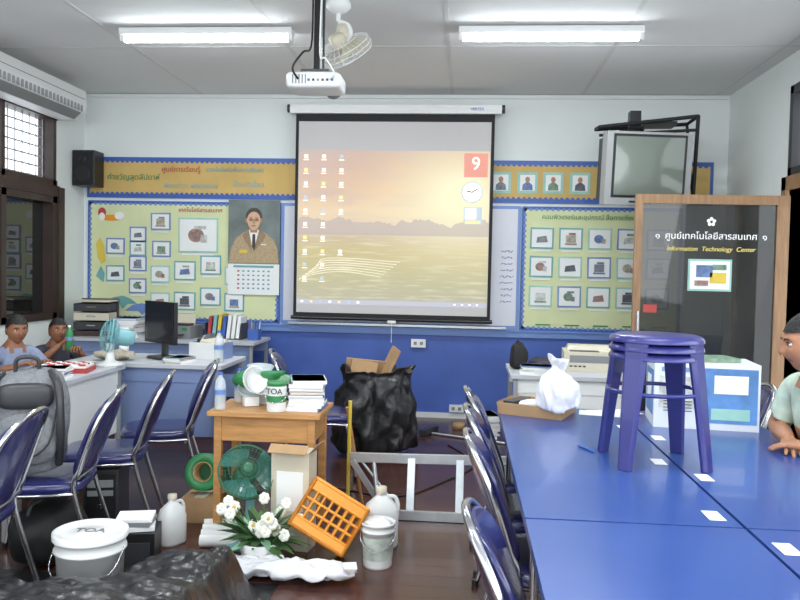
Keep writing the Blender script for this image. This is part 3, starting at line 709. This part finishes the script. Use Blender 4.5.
b=B('flower_bouquet'); b.lathe([(0,0),(.07,0),(.09,.05),(.105,.12),(.095,.12),(.08,.05),(0,.03)],white,seg=24)
for k in range(38):
    a=random.uniform(0,6.28); r=random.uniform(.02,.19); x,y,z=r*math.cos(a),r*math.sin(a)*.7,.20+random.uniform(-.07,.14)*(1-r*2)
    b.tube([(0,0,.1),(x*.6,y*.6,z*.7),(x,y,z)],.003,leaf,4)
    if k<24:
        for q in range(7):
            an=q*math.pi*2/7; b.pad((x+.016*math.cos(an),y-.01+.008*math.sin(an),z+.016*math.sin(an)),(.013,.008,.013),flowm,1,nu=8,nv=6)
        b.pad((x,y-.018,z),(.009,.007,.009),yellow if k%3==0 else flowm,1,nu=8,nv=5)
for k in range(70):
    a=random.uniform(0,6.28); el=random.uniform(-.1,1.2); L=random.uniform(.12,.24)
    d=Vector((math.cos(a)*math.cos(el),math.sin(a)*math.cos(el)*.7,math.sin(el))); sd=d.cross(Vector((0,0,1))).normalized()
    p=Vector((0,0,.12))
    def lf(u,v,d=d,sd=sd,p=p,L=L): return p+d*(L*u+.03)+sd*((v-.5)*.045*math.sin(math.pi*min(1,u*.95+.05)))-Vector((0,0,.05*u*u))
    b.grid(lf,5,2,leaf if k%4 else lgreen)
b.finish(loc=(-.94,3.60,0))
b=B('white_plastic_bag')
b.pad((0,0,.035),(.32,.075,.032),bagw,.8,nu=80,nv=22,fn=lambda v:v+noise.noise_vector(v*14)*.03+noise.noise_vector(v*40)*.012)
b.box((.29,-.02,.07),(.06,.06,.004),bagw,rot=(10,0,15)); b.box((-.33,0,.03),(.03,.05,.01),red)
mz=min(v.z for v in b.v); b.finish(loc=(-.77,3.44,-mz),rot=-2)

b=B('aluminium_ladder')
def rail(p,q,w=.022,h=.055):
    p=Vector(p);q=Vector(q); d=(q-p); L=d.length; c=(p+q)/2; ang=math.degrees(math.atan2(d.z,d.x)); b.box(c,(L,w,h),alu,rot=(0,-ang,0))
rail((-.64,4.46,.325),(.75,4.46,.345)); rail((-.44,4.36,.03),(.75,4.36,.03))
rail((-.62,4.50,.30),(-.44,4.38,.04),.02,.035)
for x in (-.28,.0,.28,.56): b.box((x,4.41,.185),(.045,.02,.31),alu,rot=(-18,0,0))
b.tube([(-.50,4.46,.30),(-.46,4.37,.05)],.012,alu,8)
b.tube([(-.58,4.47,.31),(-.34,4.38,.05)],.008,alu,6)
b.finish(bevel=.002)

b=B('black_trash_bag')
b.lathe([(0,0),(.24,0),(.30,.04),(.32,.15),(.31,.30),(.29,.42),(.26,.52),(.25,.58),(.27,.62),(.24,.60),(.18,.54),(0,.50)],bagb,seg=96,nz=.05,sq=(1,.85),pleat=.09,sub=3)
mz=min(v.z for v in b.v)
b.box((-.06,0,.62),(.36,.02,.12),kraft,rot=(10,5,8)); b.box((.10,-.05,.66),(.02,.22,.26),kraft,rot=(5,25,20)); b.box((-.1,-.06,.58),(.2,.02,.2),kraft,rot=(-15,10,0)); b.box((.0,.05,.56),(.22,.2,.02),beige,rot=(30,-10,0))
b.finish(loc=(-.66,5.95,-mz))

def sstep(a,c,x):
    t=max(0,min(1,(x-a)/(c-a))); return t*t*(3-2*t)
def shf(u,v):
    x=-2.15+u*1.35; y=2.10+v*1.28
    m=sstep(-2.15,-2.0,x)*sstep(-.82,-.98,x)*sstep(2.10,2.3,y)*sstep(3.36,3.16,y)
    m*=sstep(.14,.21,math.hypot(x+1.50,y-3.03))
    m*=max(sstep(-1.60,-1.50,x),sstep(2.74,2.64,y))
    q=noise.noise_vector(Vector((x*2.4,y*2.4,.3))); q2=noise.noise_vector(Vector((x*7,y*7,2)))
    base=.14+.13*sstep(2.90,2.65,y)+.09*math.exp(-((x+1.10)**2+(y-3.0)**2)*9)
    z=m*(base*(.95+.3*q.z)+.035*abs(q2.z)+.018*abs(noise.noise(Vector((x*18,y*18,1)))))
    return Vector((x+q.x*.03*m,y+q.y*.03*m,max(z,.002)))
b=B('black_plastic_sheet'); b.grid(shf,110,110,bagb); b.finish()

b=B('computer_case'); b.rng(-.09,.09,-.17,.17,0,.34,dgrey); b.rng(-.075,.075,-.18,-.17,.02,.32,black); b.box((0,-.182,.27),(.13,.004,.04),grey); b.box((0,-.182,.22),(.13,.004,.03),grey); b.lathe([(.015,0),(.015,.004),(0,.004)],chrome,(0,-.18,.15),12,M=RX(90).to_3x3())
b.finish(loc=(-1.92,4.06,0),rot=15,bevel=.004)
b=B('duffel_bag'); b.pad((0,0,.13),(.17,.13,.13),blackmat,.7,fn=lambda v:v+noise.noise_vector(v*9)*.03,nu=40,nv=20); b.tube([(-.12,0,.22),(-.08,0,.30),(.08,0,.30),(.12,0,.22)],.01,dgrey,6,n=5)
mz=min(v.z for v in b.v); b.finish(loc=(-1.94,3.50,-mz+0.0),rot=70)
b=B('equipment_box'); b.rng(-.10,.10,-.09,.09,0,.22,black); b.box((0,-.091,.12),(.16,.003,.12),dgrey); b.box((0,0,.232),(.17,.15,.02),paper,rot=(0,0,8)); b.box((0,0,.252),(.16,.14,.018),grey,rot=(0,0,-5)); b.box((0,0,.27),(.16,.14,.015),paper,rot=(0,0,3))
b.finish(loc=(-1.47,3.40,0),rot=12,bevel=.003)
b=B('packing_tape_roll'); b.lathe([(.035,0),(.055,0),(.055,.05),(.035,.05),(.035,0)],kraft,seg=24); b.finish(loc=(-.02,7.0,0))
b=B('floor_broom'); b.cyl((-.25,6.7,.012),(.5,6.35,.012),.011,alu,8); b.box((-.28,6.72,.03),(.06,.25,.05),dgrey,rot=(0,0,-25)); b.finish()
b=B('power_cable'); b.tube([(-1.5,4.9,.006),(-1.1,4.7,.006),(-.9,4.95,.006),(-.4,4.8,.006),(-.1,5.2,.006),(.1,5.7,.006),(-.1,6.3,.006)],.006,black,6,n=8); b.finish()

b=B('backpack'); b.pad((0,0,.23),(.17,.10,.24),backp,.6,fn=lambda v:v+noise.noise_vector(v*7)*.03,nu=40,nv=24)
b.pad((0,-.10,.16),(.13,.05,.12),backp,.6,fn=lambda v:v+noise.noise_vector(v*9)*.015)
b.pad((0,-.09,.36),(.12,.04,.06),dgrey,.6)
b.tube([(-.05,0,.45),(-.04,-.01,.52),(.04,-.01,.52),(.05,0,.45)],.010,dgrey,6,n=5)
for s in(-1,1): b.tube([(s*.10,-.03,.46),(s*.14,-.13,.40),(s*.15,-.15,.2),(s*.14,-.08,.04)],.018,dgrey,6,n=5)
b.tube([(-.13,-.12,.3),(-.1,-.16,.15),(0,-.17,.09),(.1,-.16,.15),(.13,-.12,.3)],.005,black,5,n=4)
mz=min(v.z for v in b.v); b.finish(loc=(-2.00,3.42,.436-mz),rot=25)

# stuff on computer desks
b=B('desk_fan'); b.lathe([(0,0),(.085,0),(.09,.015),(.045,.03),(.03,.04),(.025,.10),(.03,.15)],white,seg=28); efan(b,T(0,0,.20)@RX(80),.11,teal,teal,teal)
b.finish(loc=(-2.32,4.94,.75),rot=-60)
def monitor(x,y,z,rot,name='computer_monitor'):
    b=B(name); b.box((0,0,.26),(.40,.03,.30),black); b.box((0,-.017,.265),(.37,.004,.26),mat('monitor_glass',(40,44,52),.1)); b.box((0,.03,.25),(.2,.04,.16),dgrey); b.box((0,.035,.08),(.05,.03,.14),dgrey); b.pad((0,.02,.01),(.12,.09,.012),dgrey,.6)
    return b.finish(loc=(x,y,z),rot=rot,bevel=.004)
monitor(-2.16,5.40,.75,-38)
b=B('red_white_tray'); b.box((0,0,.015),(.30,.22,.03),red); b.box((0,0,.035),(.28,.2,.012),paper)
for i in range(6):
    for j in range(4): b.box((-.11+i*.045,-.07+j*.047,.045),(.03,.03,.012),[paper,red][(i+j)%2])
b.finish(loc=(-2.45,4.62,.75),rot=12)
b=B('file_organizer'); b.rng(-.17,.17,-.15,.15,0,.05,darkw); b.rng(-.17,.17,.10,.15,0,.34,darkw)
for k in range(3): b.rng(-.16,.16,-.14,.1,.06+k*.085,.13+k*.085,[dgrey,beige,dgrey][k]); b.box((0,-.143,.1+k*.085),(.08,.006,.012),chrome)
b.rng(-.17,.17,-.14,.14,.315,.33,beige)
b.finish(loc=(-3.45,7.05,.75),rot=8,bevel=.003)
b=B('inkjet_printer'); w=.38; b.box((0,0,.06),(w,.28,.12),grey); b.box((0,-.08,.13),(w*.9,.12,.02),dgrey); b.box((0,-.16,.04),(w*.7,.10,.012),dgrey); b.box((0,.10,.16),(w*.7,.02,.10),beige,rot=(-20,0,0)); b.box((w*.35,-.142,.09),(.05,.005,.03),green)
b.finish(loc=(-2.66,7.05,.75),rot=-5,bevel=.008)
b=B('magazine_rack'); 
for k in range(7): b.box((-.13+k*.045,0,.11),(.03,.2,.2+.02*(k%3)),bookc[(k*3)%10],rot=(0,6,0))
b.rng(-.17,.17,-.11,.11,0,.008,dgrey); b.rng(-.175,-.165,-.11,.11,0,.15,dgrey); b.rng(.165,.175,-.11,.11,0,.15,dgrey)
b.finish(loc=(-2.2,7.08,.75),rot=0)
b=B('open_box'); 
for s in(-1,1): b.box((s*.12,0,.06),(.006,.2,.12),deskb); b.box((0,s*.10,.06),(.24,.006,.12),paper)
b.rng(-.12,.12,-.1,.1,0,.006,paper); b.box((.02,0,.11),(.17,.14,.05),beige,rot=(12,10,20)); b.box((-.05,.02,.14),(.09,.1,.04),ph[6],rot=(20,-10,-20))
b.finish(loc=(-1.83,5.52,.75),rot=-12,bevel=.002)
b=B('cup_stack')
for k in range(5): b.lathe([(.026,.03*k),(.036,.08+.03*k),(.038,.08+.03*k),(.03,.03*k+.01),(0,.03*k+.01)],paper,seg=20)
b.finish(loc=(-2.50,5.55,.75))
b=B('keyboard'); b.box((0,0,.012),(.42,.15,.02),black)
for r in range(5):
    for k in range(14): b.box((-.19+k*.029,-.055+r*.027,.025),(.023,.021,.008),dgrey)
b.finish(loc=(-2.42,4.0,.75),rot=-85)
stack('paper_stack',-3.1,7.02,.75,8,.2,.26,.022,4); stack('paper_stack',-2.45,3.55,.75,4,.22,.3,.012,30); stack('paper_stack',-1.95,5.22,.75,4,.18,.13,.012,70); stack('paper_stack',-2.40,4.33,.75,5,.2,.16,.014,10)
b=B('cleaning_cloth'); b.pad((0,0,.03),(.13,.09,.03),mat('cloth_beige',(176,168,150),.9,noise_amt=.3,scale=16),.8,fn=lambda v:v+noise.noise_vector(v*14)*.03,nu=40,nv=18); mz=min(v.z for v in b.v); b.finish(loc=(-2.42,5.24,.75-mz),rot=20)
b=B('desk_tidy'); b.rng(-.05,.05,-.05,.05,0,.1,blue)
for k in range(6): b.cyl((-.04+k*.016,0,.02),(-.05+k*.02,.01,.17),.004,[red,yellow,green,black,blue,white][k],6)
b.finish(loc=(-1.92,7.02,.75))
b=B('fax_machine'); b.box((0,0,.07),(.38,.30,.14),beige); b.box((0,.03,.155),(.34,.2,.04),beige,taper=(.9,.7)); b.box((0,-.152,.09),(.3,.006,.05),grey); b.box((-.05,-.1,.142),(.2,.08,.006),dgrey)
for k in range(4): b.box((-.14+k*.03,-.155,.04),(.02,.005,.01),dgrey)
b.finish(loc=(.90,5.60,.74),rot=-4,bevel=.01)
b=B('black_handbag'); b.pad((0,0,.09),(.06,.08,.09),blackmat,.6,fn=lambda v:v+noise.noise_vector(v*9)*.02); b.tube([(0,-.05,.13),(0,-.03,.19),(0,.03,.19),(0,.05,.13)],.008,blackmat,6,n=5)
mz=min(v.z for v in b.v); b.finish(loc=(.39,5.55,.74-mz),rot=10)
b=B('cloth_bundle'); b.pad((0,0,.04),(.12,.10,.035),mat('cloth_dark',(60,58,70),.9,noise_amt=.5,scale=12),.8,fn=lambda v:v+noise.noise_vector(v*12)*.03); mz=min(v.z for v in b.v); b.finish(loc=(.60,5.60,.74-mz),rot=0)

# ---------------------------------------------------------------- on the blue tables
b=B('cardboard_tray'); 
b.rng(-.15,.15,-.12,.12,0,.005,kraft)
for s in(-1,1): b.box((s*.155,0,.03),(.005,.24,.055),kraft,rot=(0,s*12,0)); b.box((0,s*.125,.03),(.30,.005,.055),kraft,rot=(-s*12,0,0))
b.box((0.0,0,.035),(.16,.14,.04),paper,rot=(0,0,12)); b.box((-.1,0,.04),(.05,.18,.04),dgrey,rot=(0,0,-10)); b.box((.08,.02,.05),(.1,.16,.03),kraft,rot=(8,0,20))
b.finish(loc=(.36,3.74,.75),rot=-22)
b=B('white_plastic_bag'); b.lathe([(0,0),(.06,0),(.078,.03),(.075,.10),(.062,.15),(.045,.18),(.028,.20),(.045,.23),(.05,.25),(.03,.225),(0,.21)],bagw,seg=72,nz=.035,sq=(1,.8),pleat=.16,sub=3); mz=min(v.z for v in b.v); b.finish(loc=(.44,3.58,.785-mz))
b=B('paper_sheets')
for k in range(3): b.box((k*.05,k*.02,.002+k*.002),(.19,.13,.0015),paper,rot=(0,0,k*14-10))
b.finish(loc=(.66,3.78,.75))

b=B('plastic_stool_stack')
for k,dz in enumerate((0,.03,.06)):
    top=.40+dz
    b.lathe([(0,top),(.140,top),(.155,top-.005),(.163,top-.014),(.165,top-.026),(.157,top-.026),(.150,top-.016),(.05,top-.012),(0,top-.012)],stoolm,seg=40)
for a in (50,140,230,320):
    c,s_=math.cos(R(a)),math.sin(R(a)); t=Vector((-s_,c,0)); o=Vector((c,s_,0))
    vs=[];prof=[(-.036,0),(-.024,.014),(.024,.014),(.036,0),(.030,-.012),(-.030,-.012)]
    for (rr,z,w_) in ((.20,0,.75),(.175,.2,1),(.150,.38,1.25),(.145,.445,1.3)):
        for p,q in prof: vs.append(o*(rr+q)+t*(p*w_)+Vector((0,0,z)))
    n=6; fs=[(i*n+k,i*n+(k+1)%n,(i+1)*n+(k+1)%n,(i+1)*n+k) for i in range(3) for k in range(n)]+[tuple(range(n)),tuple(range(18,24))]
    b.add(vs,fs,stoolm)
b.tube([(.165*math.cos(R(a)),.165*math.sin(R(a)),.26) for a in range(50,410,10)],.008,stoolm,6,closed=True)
b.finish(loc=(.69,2.85,.75),rot=0,bevel=.002)

bluep=mat('carton_blue_print',(84,130,184),.5,noise_amt=.4,scale=7); cartw=mat('carton_white',(214,218,224),.55)
b=B('printer_carton'); w,d,h=.44,.28,.29
b.box((0,0,h/2),(w,d,h),cartw); b.box((.10,-d/2-.001,.15),(w*.5,.002,.24),bluep); b.box((.10,-d/2-.003,.20),(.14,.002,.08),paper); b.box((.1,-d/2-.003,.07),(.16,.002,.05),cyan)
b.box((-.12,-d/2-.001,.16),(.16,.002,.14),ph[3]); b.box((-.12,-d/2-.003,.26),(.14,.002,.02),deskb); b.box((0,0,h+.001),(.06,d,.002),beige)
for k in range(4): b.box((-.12,-d/2-.0045,.12-k*.014),(.12,.001,.004),dgrey)
b.box((-w/2-.001,0,.15),(.002,d*.8,.2),bluep); b.box((-w/2-.003,0,.17),(.002,.12,.1),paper)
b.box((.04,0,h+.010),(.20,.16,.016),ph[4],rot=(0,0,15))
b.finish(loc=(1.08,3.62,.75),rot=-6,bevel=.003)
b=B('blue_pen'); b.cyl((0,0,.005),(.0,.10,.005),.005,blue,8); b.cyl((0,.10,.005),(0,.115,.005),.002,chrome,6); b.finish(loc=(.50,2.95,.75),rot=25)
b=B('wall_outlet'); b.box((-.43,YW-.035,.72),(.14,.02,.08),white); b.box((-.46,YW-.047,.72),(.03,.006,.03),grey); b.box((-.40,YW-.047,.72),(.03,.006,.03),grey); b.finish()
b=B('wall_outlet'); b.box((-.05,YW-.035,.10),(.14,.03,.07),white); b.box((-.08,YW-.052,.10),(.03,.006,.03),grey); b.box((-.02,YW-.052,.10),(.03,.006,.03),grey); b.finish()

# ---------------------------------------------------------------- people
def skin_mesh(nodes,edges,root,sub=2):
    me=bpy.data.meshes.new('tmp'); names=list(nodes); idx={n:i for i,n in enumerate(names)}
    me.from_pydata([nodes[n][0] for n in names],[(idx[a],idx[c]) for a,c in edges],[])
    ob=bpy.data.objects.new('tmp',me); sc.collection.objects.link(ob)
    ob.modifiers.new('s','SKIN'); 
    for i,n in enumerate(names):
        r=nodes[n][1]; r=r if isinstance(r,tuple) else (r,r); me.skin_vertices[0].data[i].radius=r; me.skin_vertices[0].data[i].use_root=(n==root)
    md=ob.modifiers.new('u','SUBSURF'); md.levels=sub; md.render_levels=sub
    dg=bpy.context.evaluated_depsgraph_get(); out=bpy.data.meshes.new_from_object(ob.evaluated_get(dg))
    bpy.data.objects.remove(ob); return out
def head(b,M,sk,s=1):
    old=b.M; b.M=old@M@Matrix.Scale(s,4)
    nu,nv=72,56; vs=[];fs=[];ms=[]
    g=lambda a,w: math.exp(-(a/w)**2)
    def P(th,ph_):
        x,y,z=math.cos(ph_)*math.cos(th),math.cos(ph_)*math.sin(th),math.sin(ph_)
        X,Y,Z=.074*x,.092*y,.112*z
        if z<0: X*=1-.30*z*z; Y*=1-.12*z*z
        if y<0:
            d=.018*g(X,.011)*g(Z+.024,.016)+.009*g(X,.009)*g(Z-.0,.03)-.010*g(abs(X)-.030,.015)*g(Z-.008,.012)+.004*g(abs(X)-.03,.024)*g(Z-.028,.008)+.006*g(X,.022)*g(Z+.054,.009)+.010*g(X,.022)*g(Z+.092,.02)+.004*g(abs(X)-.04,.02)*g(Z+.025,.02)-.003*g(X,.02)*g(Z+.055,.0025)
            Y-=d
        return Vector((X,Y,Z))
    for j in range(nv+1):
        for i in range(nu): vs.append(P(2*math.pi*i/nu,-math.pi/2+math.pi*j/nv))
    for j in range(nv):
        for i in range(nu):
            f=(j*nu+i,j*nu+(i+1)%nu,(j+1)*nu+(i+1)%nu,(j+1)*nu+i); c=sum((vs[k] for k in f),Vector())/4
            fs.append(f); ms.append(lipm if (abs(c.x)<.023 and abs(c.z+.054)<.0075 and c.y<-.05) else sk)
    b.add(vs,fs,ms,True)
    hv=[];hf=[]
    for j in range(nv+1):
        for i in range(nu):
            p=P(2*math.pi*i/nu,-math.pi/2+math.pi*j/nv); q=Vector((p.x*1.10,p.y*1.08+.002,p.z*1.10)); q+=noise.noise_vector(p*70)*.003; hv.append(q)
    for j in range(nv):
        for i in range(nu):
            f=(j*nu+i,j*nu+(i+1)%nu,(j+1)*nu+(i+1)%nu,(j+1)*nu+i); c=sum((hv[k] for k in f),Vector())/4
            lim=.056 if c.y<-.045 else (.056-(c.y+.045)*1.3 if c.y<.03 else -.045)
            if c.z>lim: hf.append(f)
    b.add(hv,hf,hairm,True)
    for sg in(-1,1):
        b.pad((sg*.030,-.0745,.008),(.0125,.009,.0075),eyew,1,nu=14,nv=10); b.pad((sg*.030,-.0825,.008),(.0052,.003,.0052),eyeb,1,nu=12,nv=8)
        b.tube([(sg*.014,-.091,.026),(sg*.030,-.091,.031),(sg*.047,-.081,.027)],.0028,hairm,6,n=4)
        b.tube([(sg*.018,-.083,.013),(sg*.030,-.085,.0165),(sg*.043,-.077,.013)],.0016,hairm,5,n=4)
        b.pad((sg*.076,.008,-.002),(.008,.018,.030),sk,1,nu=14,nv=10,M=RZ(sg*18).to_3x3()); b.pad((sg*.081,.004,-.002),(.004,.010,.018),sk,1,nu=10,nv=8)
        b.pad((sg*.009,-.104,-.034),(.005,.005,.004),sk,1,nu=8,nv=6)
    b.M=old
def hand(b,p,d,n,side,sk,s=1,curl=.35):
    d=Vector(d).normalized(); n=Vector(n); n=(n-d*n.dot(d)).normalized(); w=d.cross(n)*side
    old=b.M; M=Matrix((( w.x,d.x,n.x,p[0]),(w.y,d.y,n.y,p[1]),(w.z,d.z,n.z,p[2]),(0,0,0,1))); b.M=old@M@Matrix.Scale(s,4)
    b.pad((0,.048,0),(.040,.052,.014),sk,.7,nu=20,nv=12); b.pad((0,.0,0),(.026,.03,.018),sk,.9,nu=16,nv=10)
    for k,(x,L) in enumerate(((-.029,.070),(-.010,.080),(.010,.074),(.028,.058))):
        pts=[Vector((x,.075,0))]; a=-.1
        for q in range(4):
            seg=L*(.18,.38,.27,.17)[q]; pts.append(pts[-1]+Vector((x*.10,math.cos(a)*seg,math.sin(a)*seg))); a-=curl
        pp=cr(pts,4); b.tube(pp,[.0092-.0028*i/(len(pp)-1) for i in range(len(pp))],sk,8); b.pad(pp[-1],(.0066,.0066,.0066),sk,1,nu=8,nv=6)
    pp=cr([(-.022,.02,-.004),(-.042,.045,-.010),(-.052,.068,-.016),(-.052,.088,-.022)],4); b.tube(pp,[.012,.008],sk,8); b.pad(pp[-1],(.008,.008,.008),sk,1,nu=8,nv=6)
    b.M=old
def person(name,loc,rot,s,sk,shirt,pants,lean=8,headrot=(0,0,0),armL=None,armR=None,curl=.35):
    U=T(0,0,.53)@RX(lean)@T(0,0,-.53)
    u=lambda p: tuple(U@Vector(p))
    hd=U@Vector((0,-.045,1.205))
    aL=armL or ((-.235,-.08,.76),(-.14,-.30,.80)); aR=armR or ((.235,-.08,.76),(.14,-.30,.80))
    def mid(a,c,t=.5): return tuple(Vector(a)*(1-t)+Vector(c)*t)
    shL,shR=u((-.165,0,.995)),u((.165,0,.995))
    N={'pel':((0,0,.53),(.15,.12)),'sp':(u((0,0,.68)),(.135,.11)),'ch':(u((0,-.01,.86)),(.155,.115)),'nb':(u((0,-.005,1.0)),(.09,.075)),'nk':(u((0,-.02,1.10)),.052),'hdb':(u((0,-.03,1.17)),.05),
       'sL':(shL,.068),'eL':(aL[0],.044),'mL':(mid(shL,aL[0]),.052),'wL':(aL[1],(.026,.026)),'fL':(mid(aL[0],aL[1],.4),.04),
       'sR':(shR,.068),'eR':(aR[0],.044),'mR':(mid(shR,aR[0]),.052),'wR':(aR[1],(.026,.026)),'fR':(mid(aR[0],aR[1],.4),.04),
       'hL':((-.10,-.02,.515),.088),'kL':((-.12,-.42,.50),.062),'cL':((-.12,-.41,.30),.055),'aL':((-.12,-.40,.09),.038),'tL':((-.125,-.52,.04),.034),
       'hR':((.10,-.02,.515),.088),'kR':((.12,-.42,.50),.062),'cR':((.12,-.41,.30),.055),'aR':((.12,-.40,.09),.038),'tR':((.125,-.52,.04),.034)}
    E=[('pel','sp'),('sp','ch'),('ch','nb'),('nb','nk'),('nk','hdb')]
    for q in 'LR': E+=[('nb','s'+q),('s'+q,'m'+q),('m'+q,'e'+q),('e'+q,'f'+q),('f'+q,'w'+q),('pel','h'+q),('h'+q,'k'+q),('k'+q,'c'+q),('c'+q,'a'+q),('a'+q,'t'+q)]
    me=skin_mesh(N,E,'pel')
    Ui=U.inverted()
    segs=[(Vector(shL),Vector(aL[0])),(Vector(shR),Vector(aR[0]))]
    fore=[(Vector(aL[0]),Vector(aL[1])),(Vector(aR[0]),Vector(aR[1]))]
    def dist(p,a,c):
        t=max(0,min(1,(p-a).dot(c-a)/(c-a).length_squared)); return (p-(a+(c-a)*t)).length,t
    def mf(c):
        q=Ui@c
        if c.z<.11: return blackmat
        if c.z<.60 and (c.y<-.08 or c.z<.56): return pants
        if q.z>1.045 and abs(q.x)<.09: return sk
        for (a,e),(f0,f1) in zip(segs,fore):
            d1,t1=dist(c,a,e); d2,t2=dist(c,f0,f1)
            if d1<.075 and t1>.72 and abs(q.x)>.12: return sk
            if d2<.07 and d2<=d1: return sk
        return shirt
    b=B(name); b.mesh(me,mf,push={shirt.name:.009,pants.name:.006})
    head(b,T(*hd)@Euler([R(k) for k in headrot]).to_matrix().to_4x4(),sk)
    b.M=U; b.tube([(.062*math.cos(R(a)),-.015+.062*math.sin(R(a)),1.05+(.0 if a<180 else -.012*math.sin(R(a-180)))) for a in range(0,360,20)],.010,shirt,6,closed=True); b.M=Matrix.Identity(4)
    for (e,w),sd in ((aL,1),(aR,-1)):
        e=Vector(e); w=Vector(w); hand(b,w,(w-e),(0,0,1) if abs((w-e).normalized().z)<.8 else (0,-1,0),sd,sk,1,curl)
    ob=b.finish(loc=loc,rot=rot); ob.scale=(s,s,s)
    return ob
shg=mat('shirt_grey_blue',(130,140,166),.85,noise_amt=.1,scale=30); shd=mat('shirt_dark',(66,64,78),.85); shw=mat('shirt_white_green',(190,206,188),.85,noise_amt=.4,scale=10)
pnt=mat('trousers_dark',(40,42,54),.85)
def stool(x,y,h):
    b=B('wooden_stool'); b.lathe([(0,h-.03),(.15,h-.03),(.15,h),(0,h)],wood,seg=28)
    for a in (45,135,225,315): b.cyl((.16*math.cos(R(a)),.16*math.sin(R(a)),0),(.1*math.cos(R(a)),.1*math.sin(R(a)),h-.03),.014,wood,10)
    b.tube([(.135*math.cos(R(a)),.135*math.sin(R(a)),.15) for a in (45,135,225,315)],.008,wood,6,closed=True)
    b.finish(loc=(x,y,0))
person('boy',(-2.97,4.86,0),60,.82,skin,shg,pnt,lean=6,headrot=(5,0,-10),armL=((-.24,-.16,.86),(-.12,-.34,.94)),armR=((.24,-.16,.86),(.12,-.34,.94)))
stool(-2.97,4.86,.335)
person('child',(-3.00,5.45,0),50,.78,skin,shd,pnt,lean=8,headrot=(-5,0,-5),armL=((-.22,-.22,.90),(-.03,-.27,1.08)),armR=((.24,-.18,.90),(.10,-.36,1.02)),curl=.8)
stool(-3.00,5.45,.33)
bottle(-2.80,5.32,.80,.8,m_=green,cap=white,name='green_drink_bottle')
person('man',(1.53,3.16,0),-72,1.0,skinl,shw,pnt,lean=15,headrot=(8,0,-26),armL=((-.25,-.14,.80),(-.06,-.24,.785)),armR=((.25,-.12,.80),(.07,-.25,.79)),curl=.15)
chair(1.66,3.12,-84)

# ---------------------------------------------------------------- light
w=bpy.data.worlds.new('world'); sc.world=w; w.use_nodes=True; bg=w.node_tree.nodes['Background']; bg.inputs[0].default_value=(.88,.94,1,1); bg.inputs[1].default_value=2.5
def area(name,loc,rot,sx,sy,e,col=(1,1,1)):
    l=bpy.data.lights.new(name,'AREA'); l.shape='RECTANGLE'; l.size=sx; l.size_y=sy; l.energy=e; l.color=col
    o=bpy.data.objects.new(name,l); sc.collection.objects.link(o); o.location=loc; o.rotation_euler=[R(k) for k in rot]
area('daylight_front_windows',(-.5,YF+.05,1.75),(102,0,0),4.6,1.7,105,(.93,.98,1))
area('daylight_left_windows',(XL+.06,.3,1.9),(0,-98,0),1.6,4.2,48,(.93,.98,1))
area('daylight_right_windows',(XR-.06,.6,1.85),(0,98,0),1.4,4.8,52,(.93,.98,1))
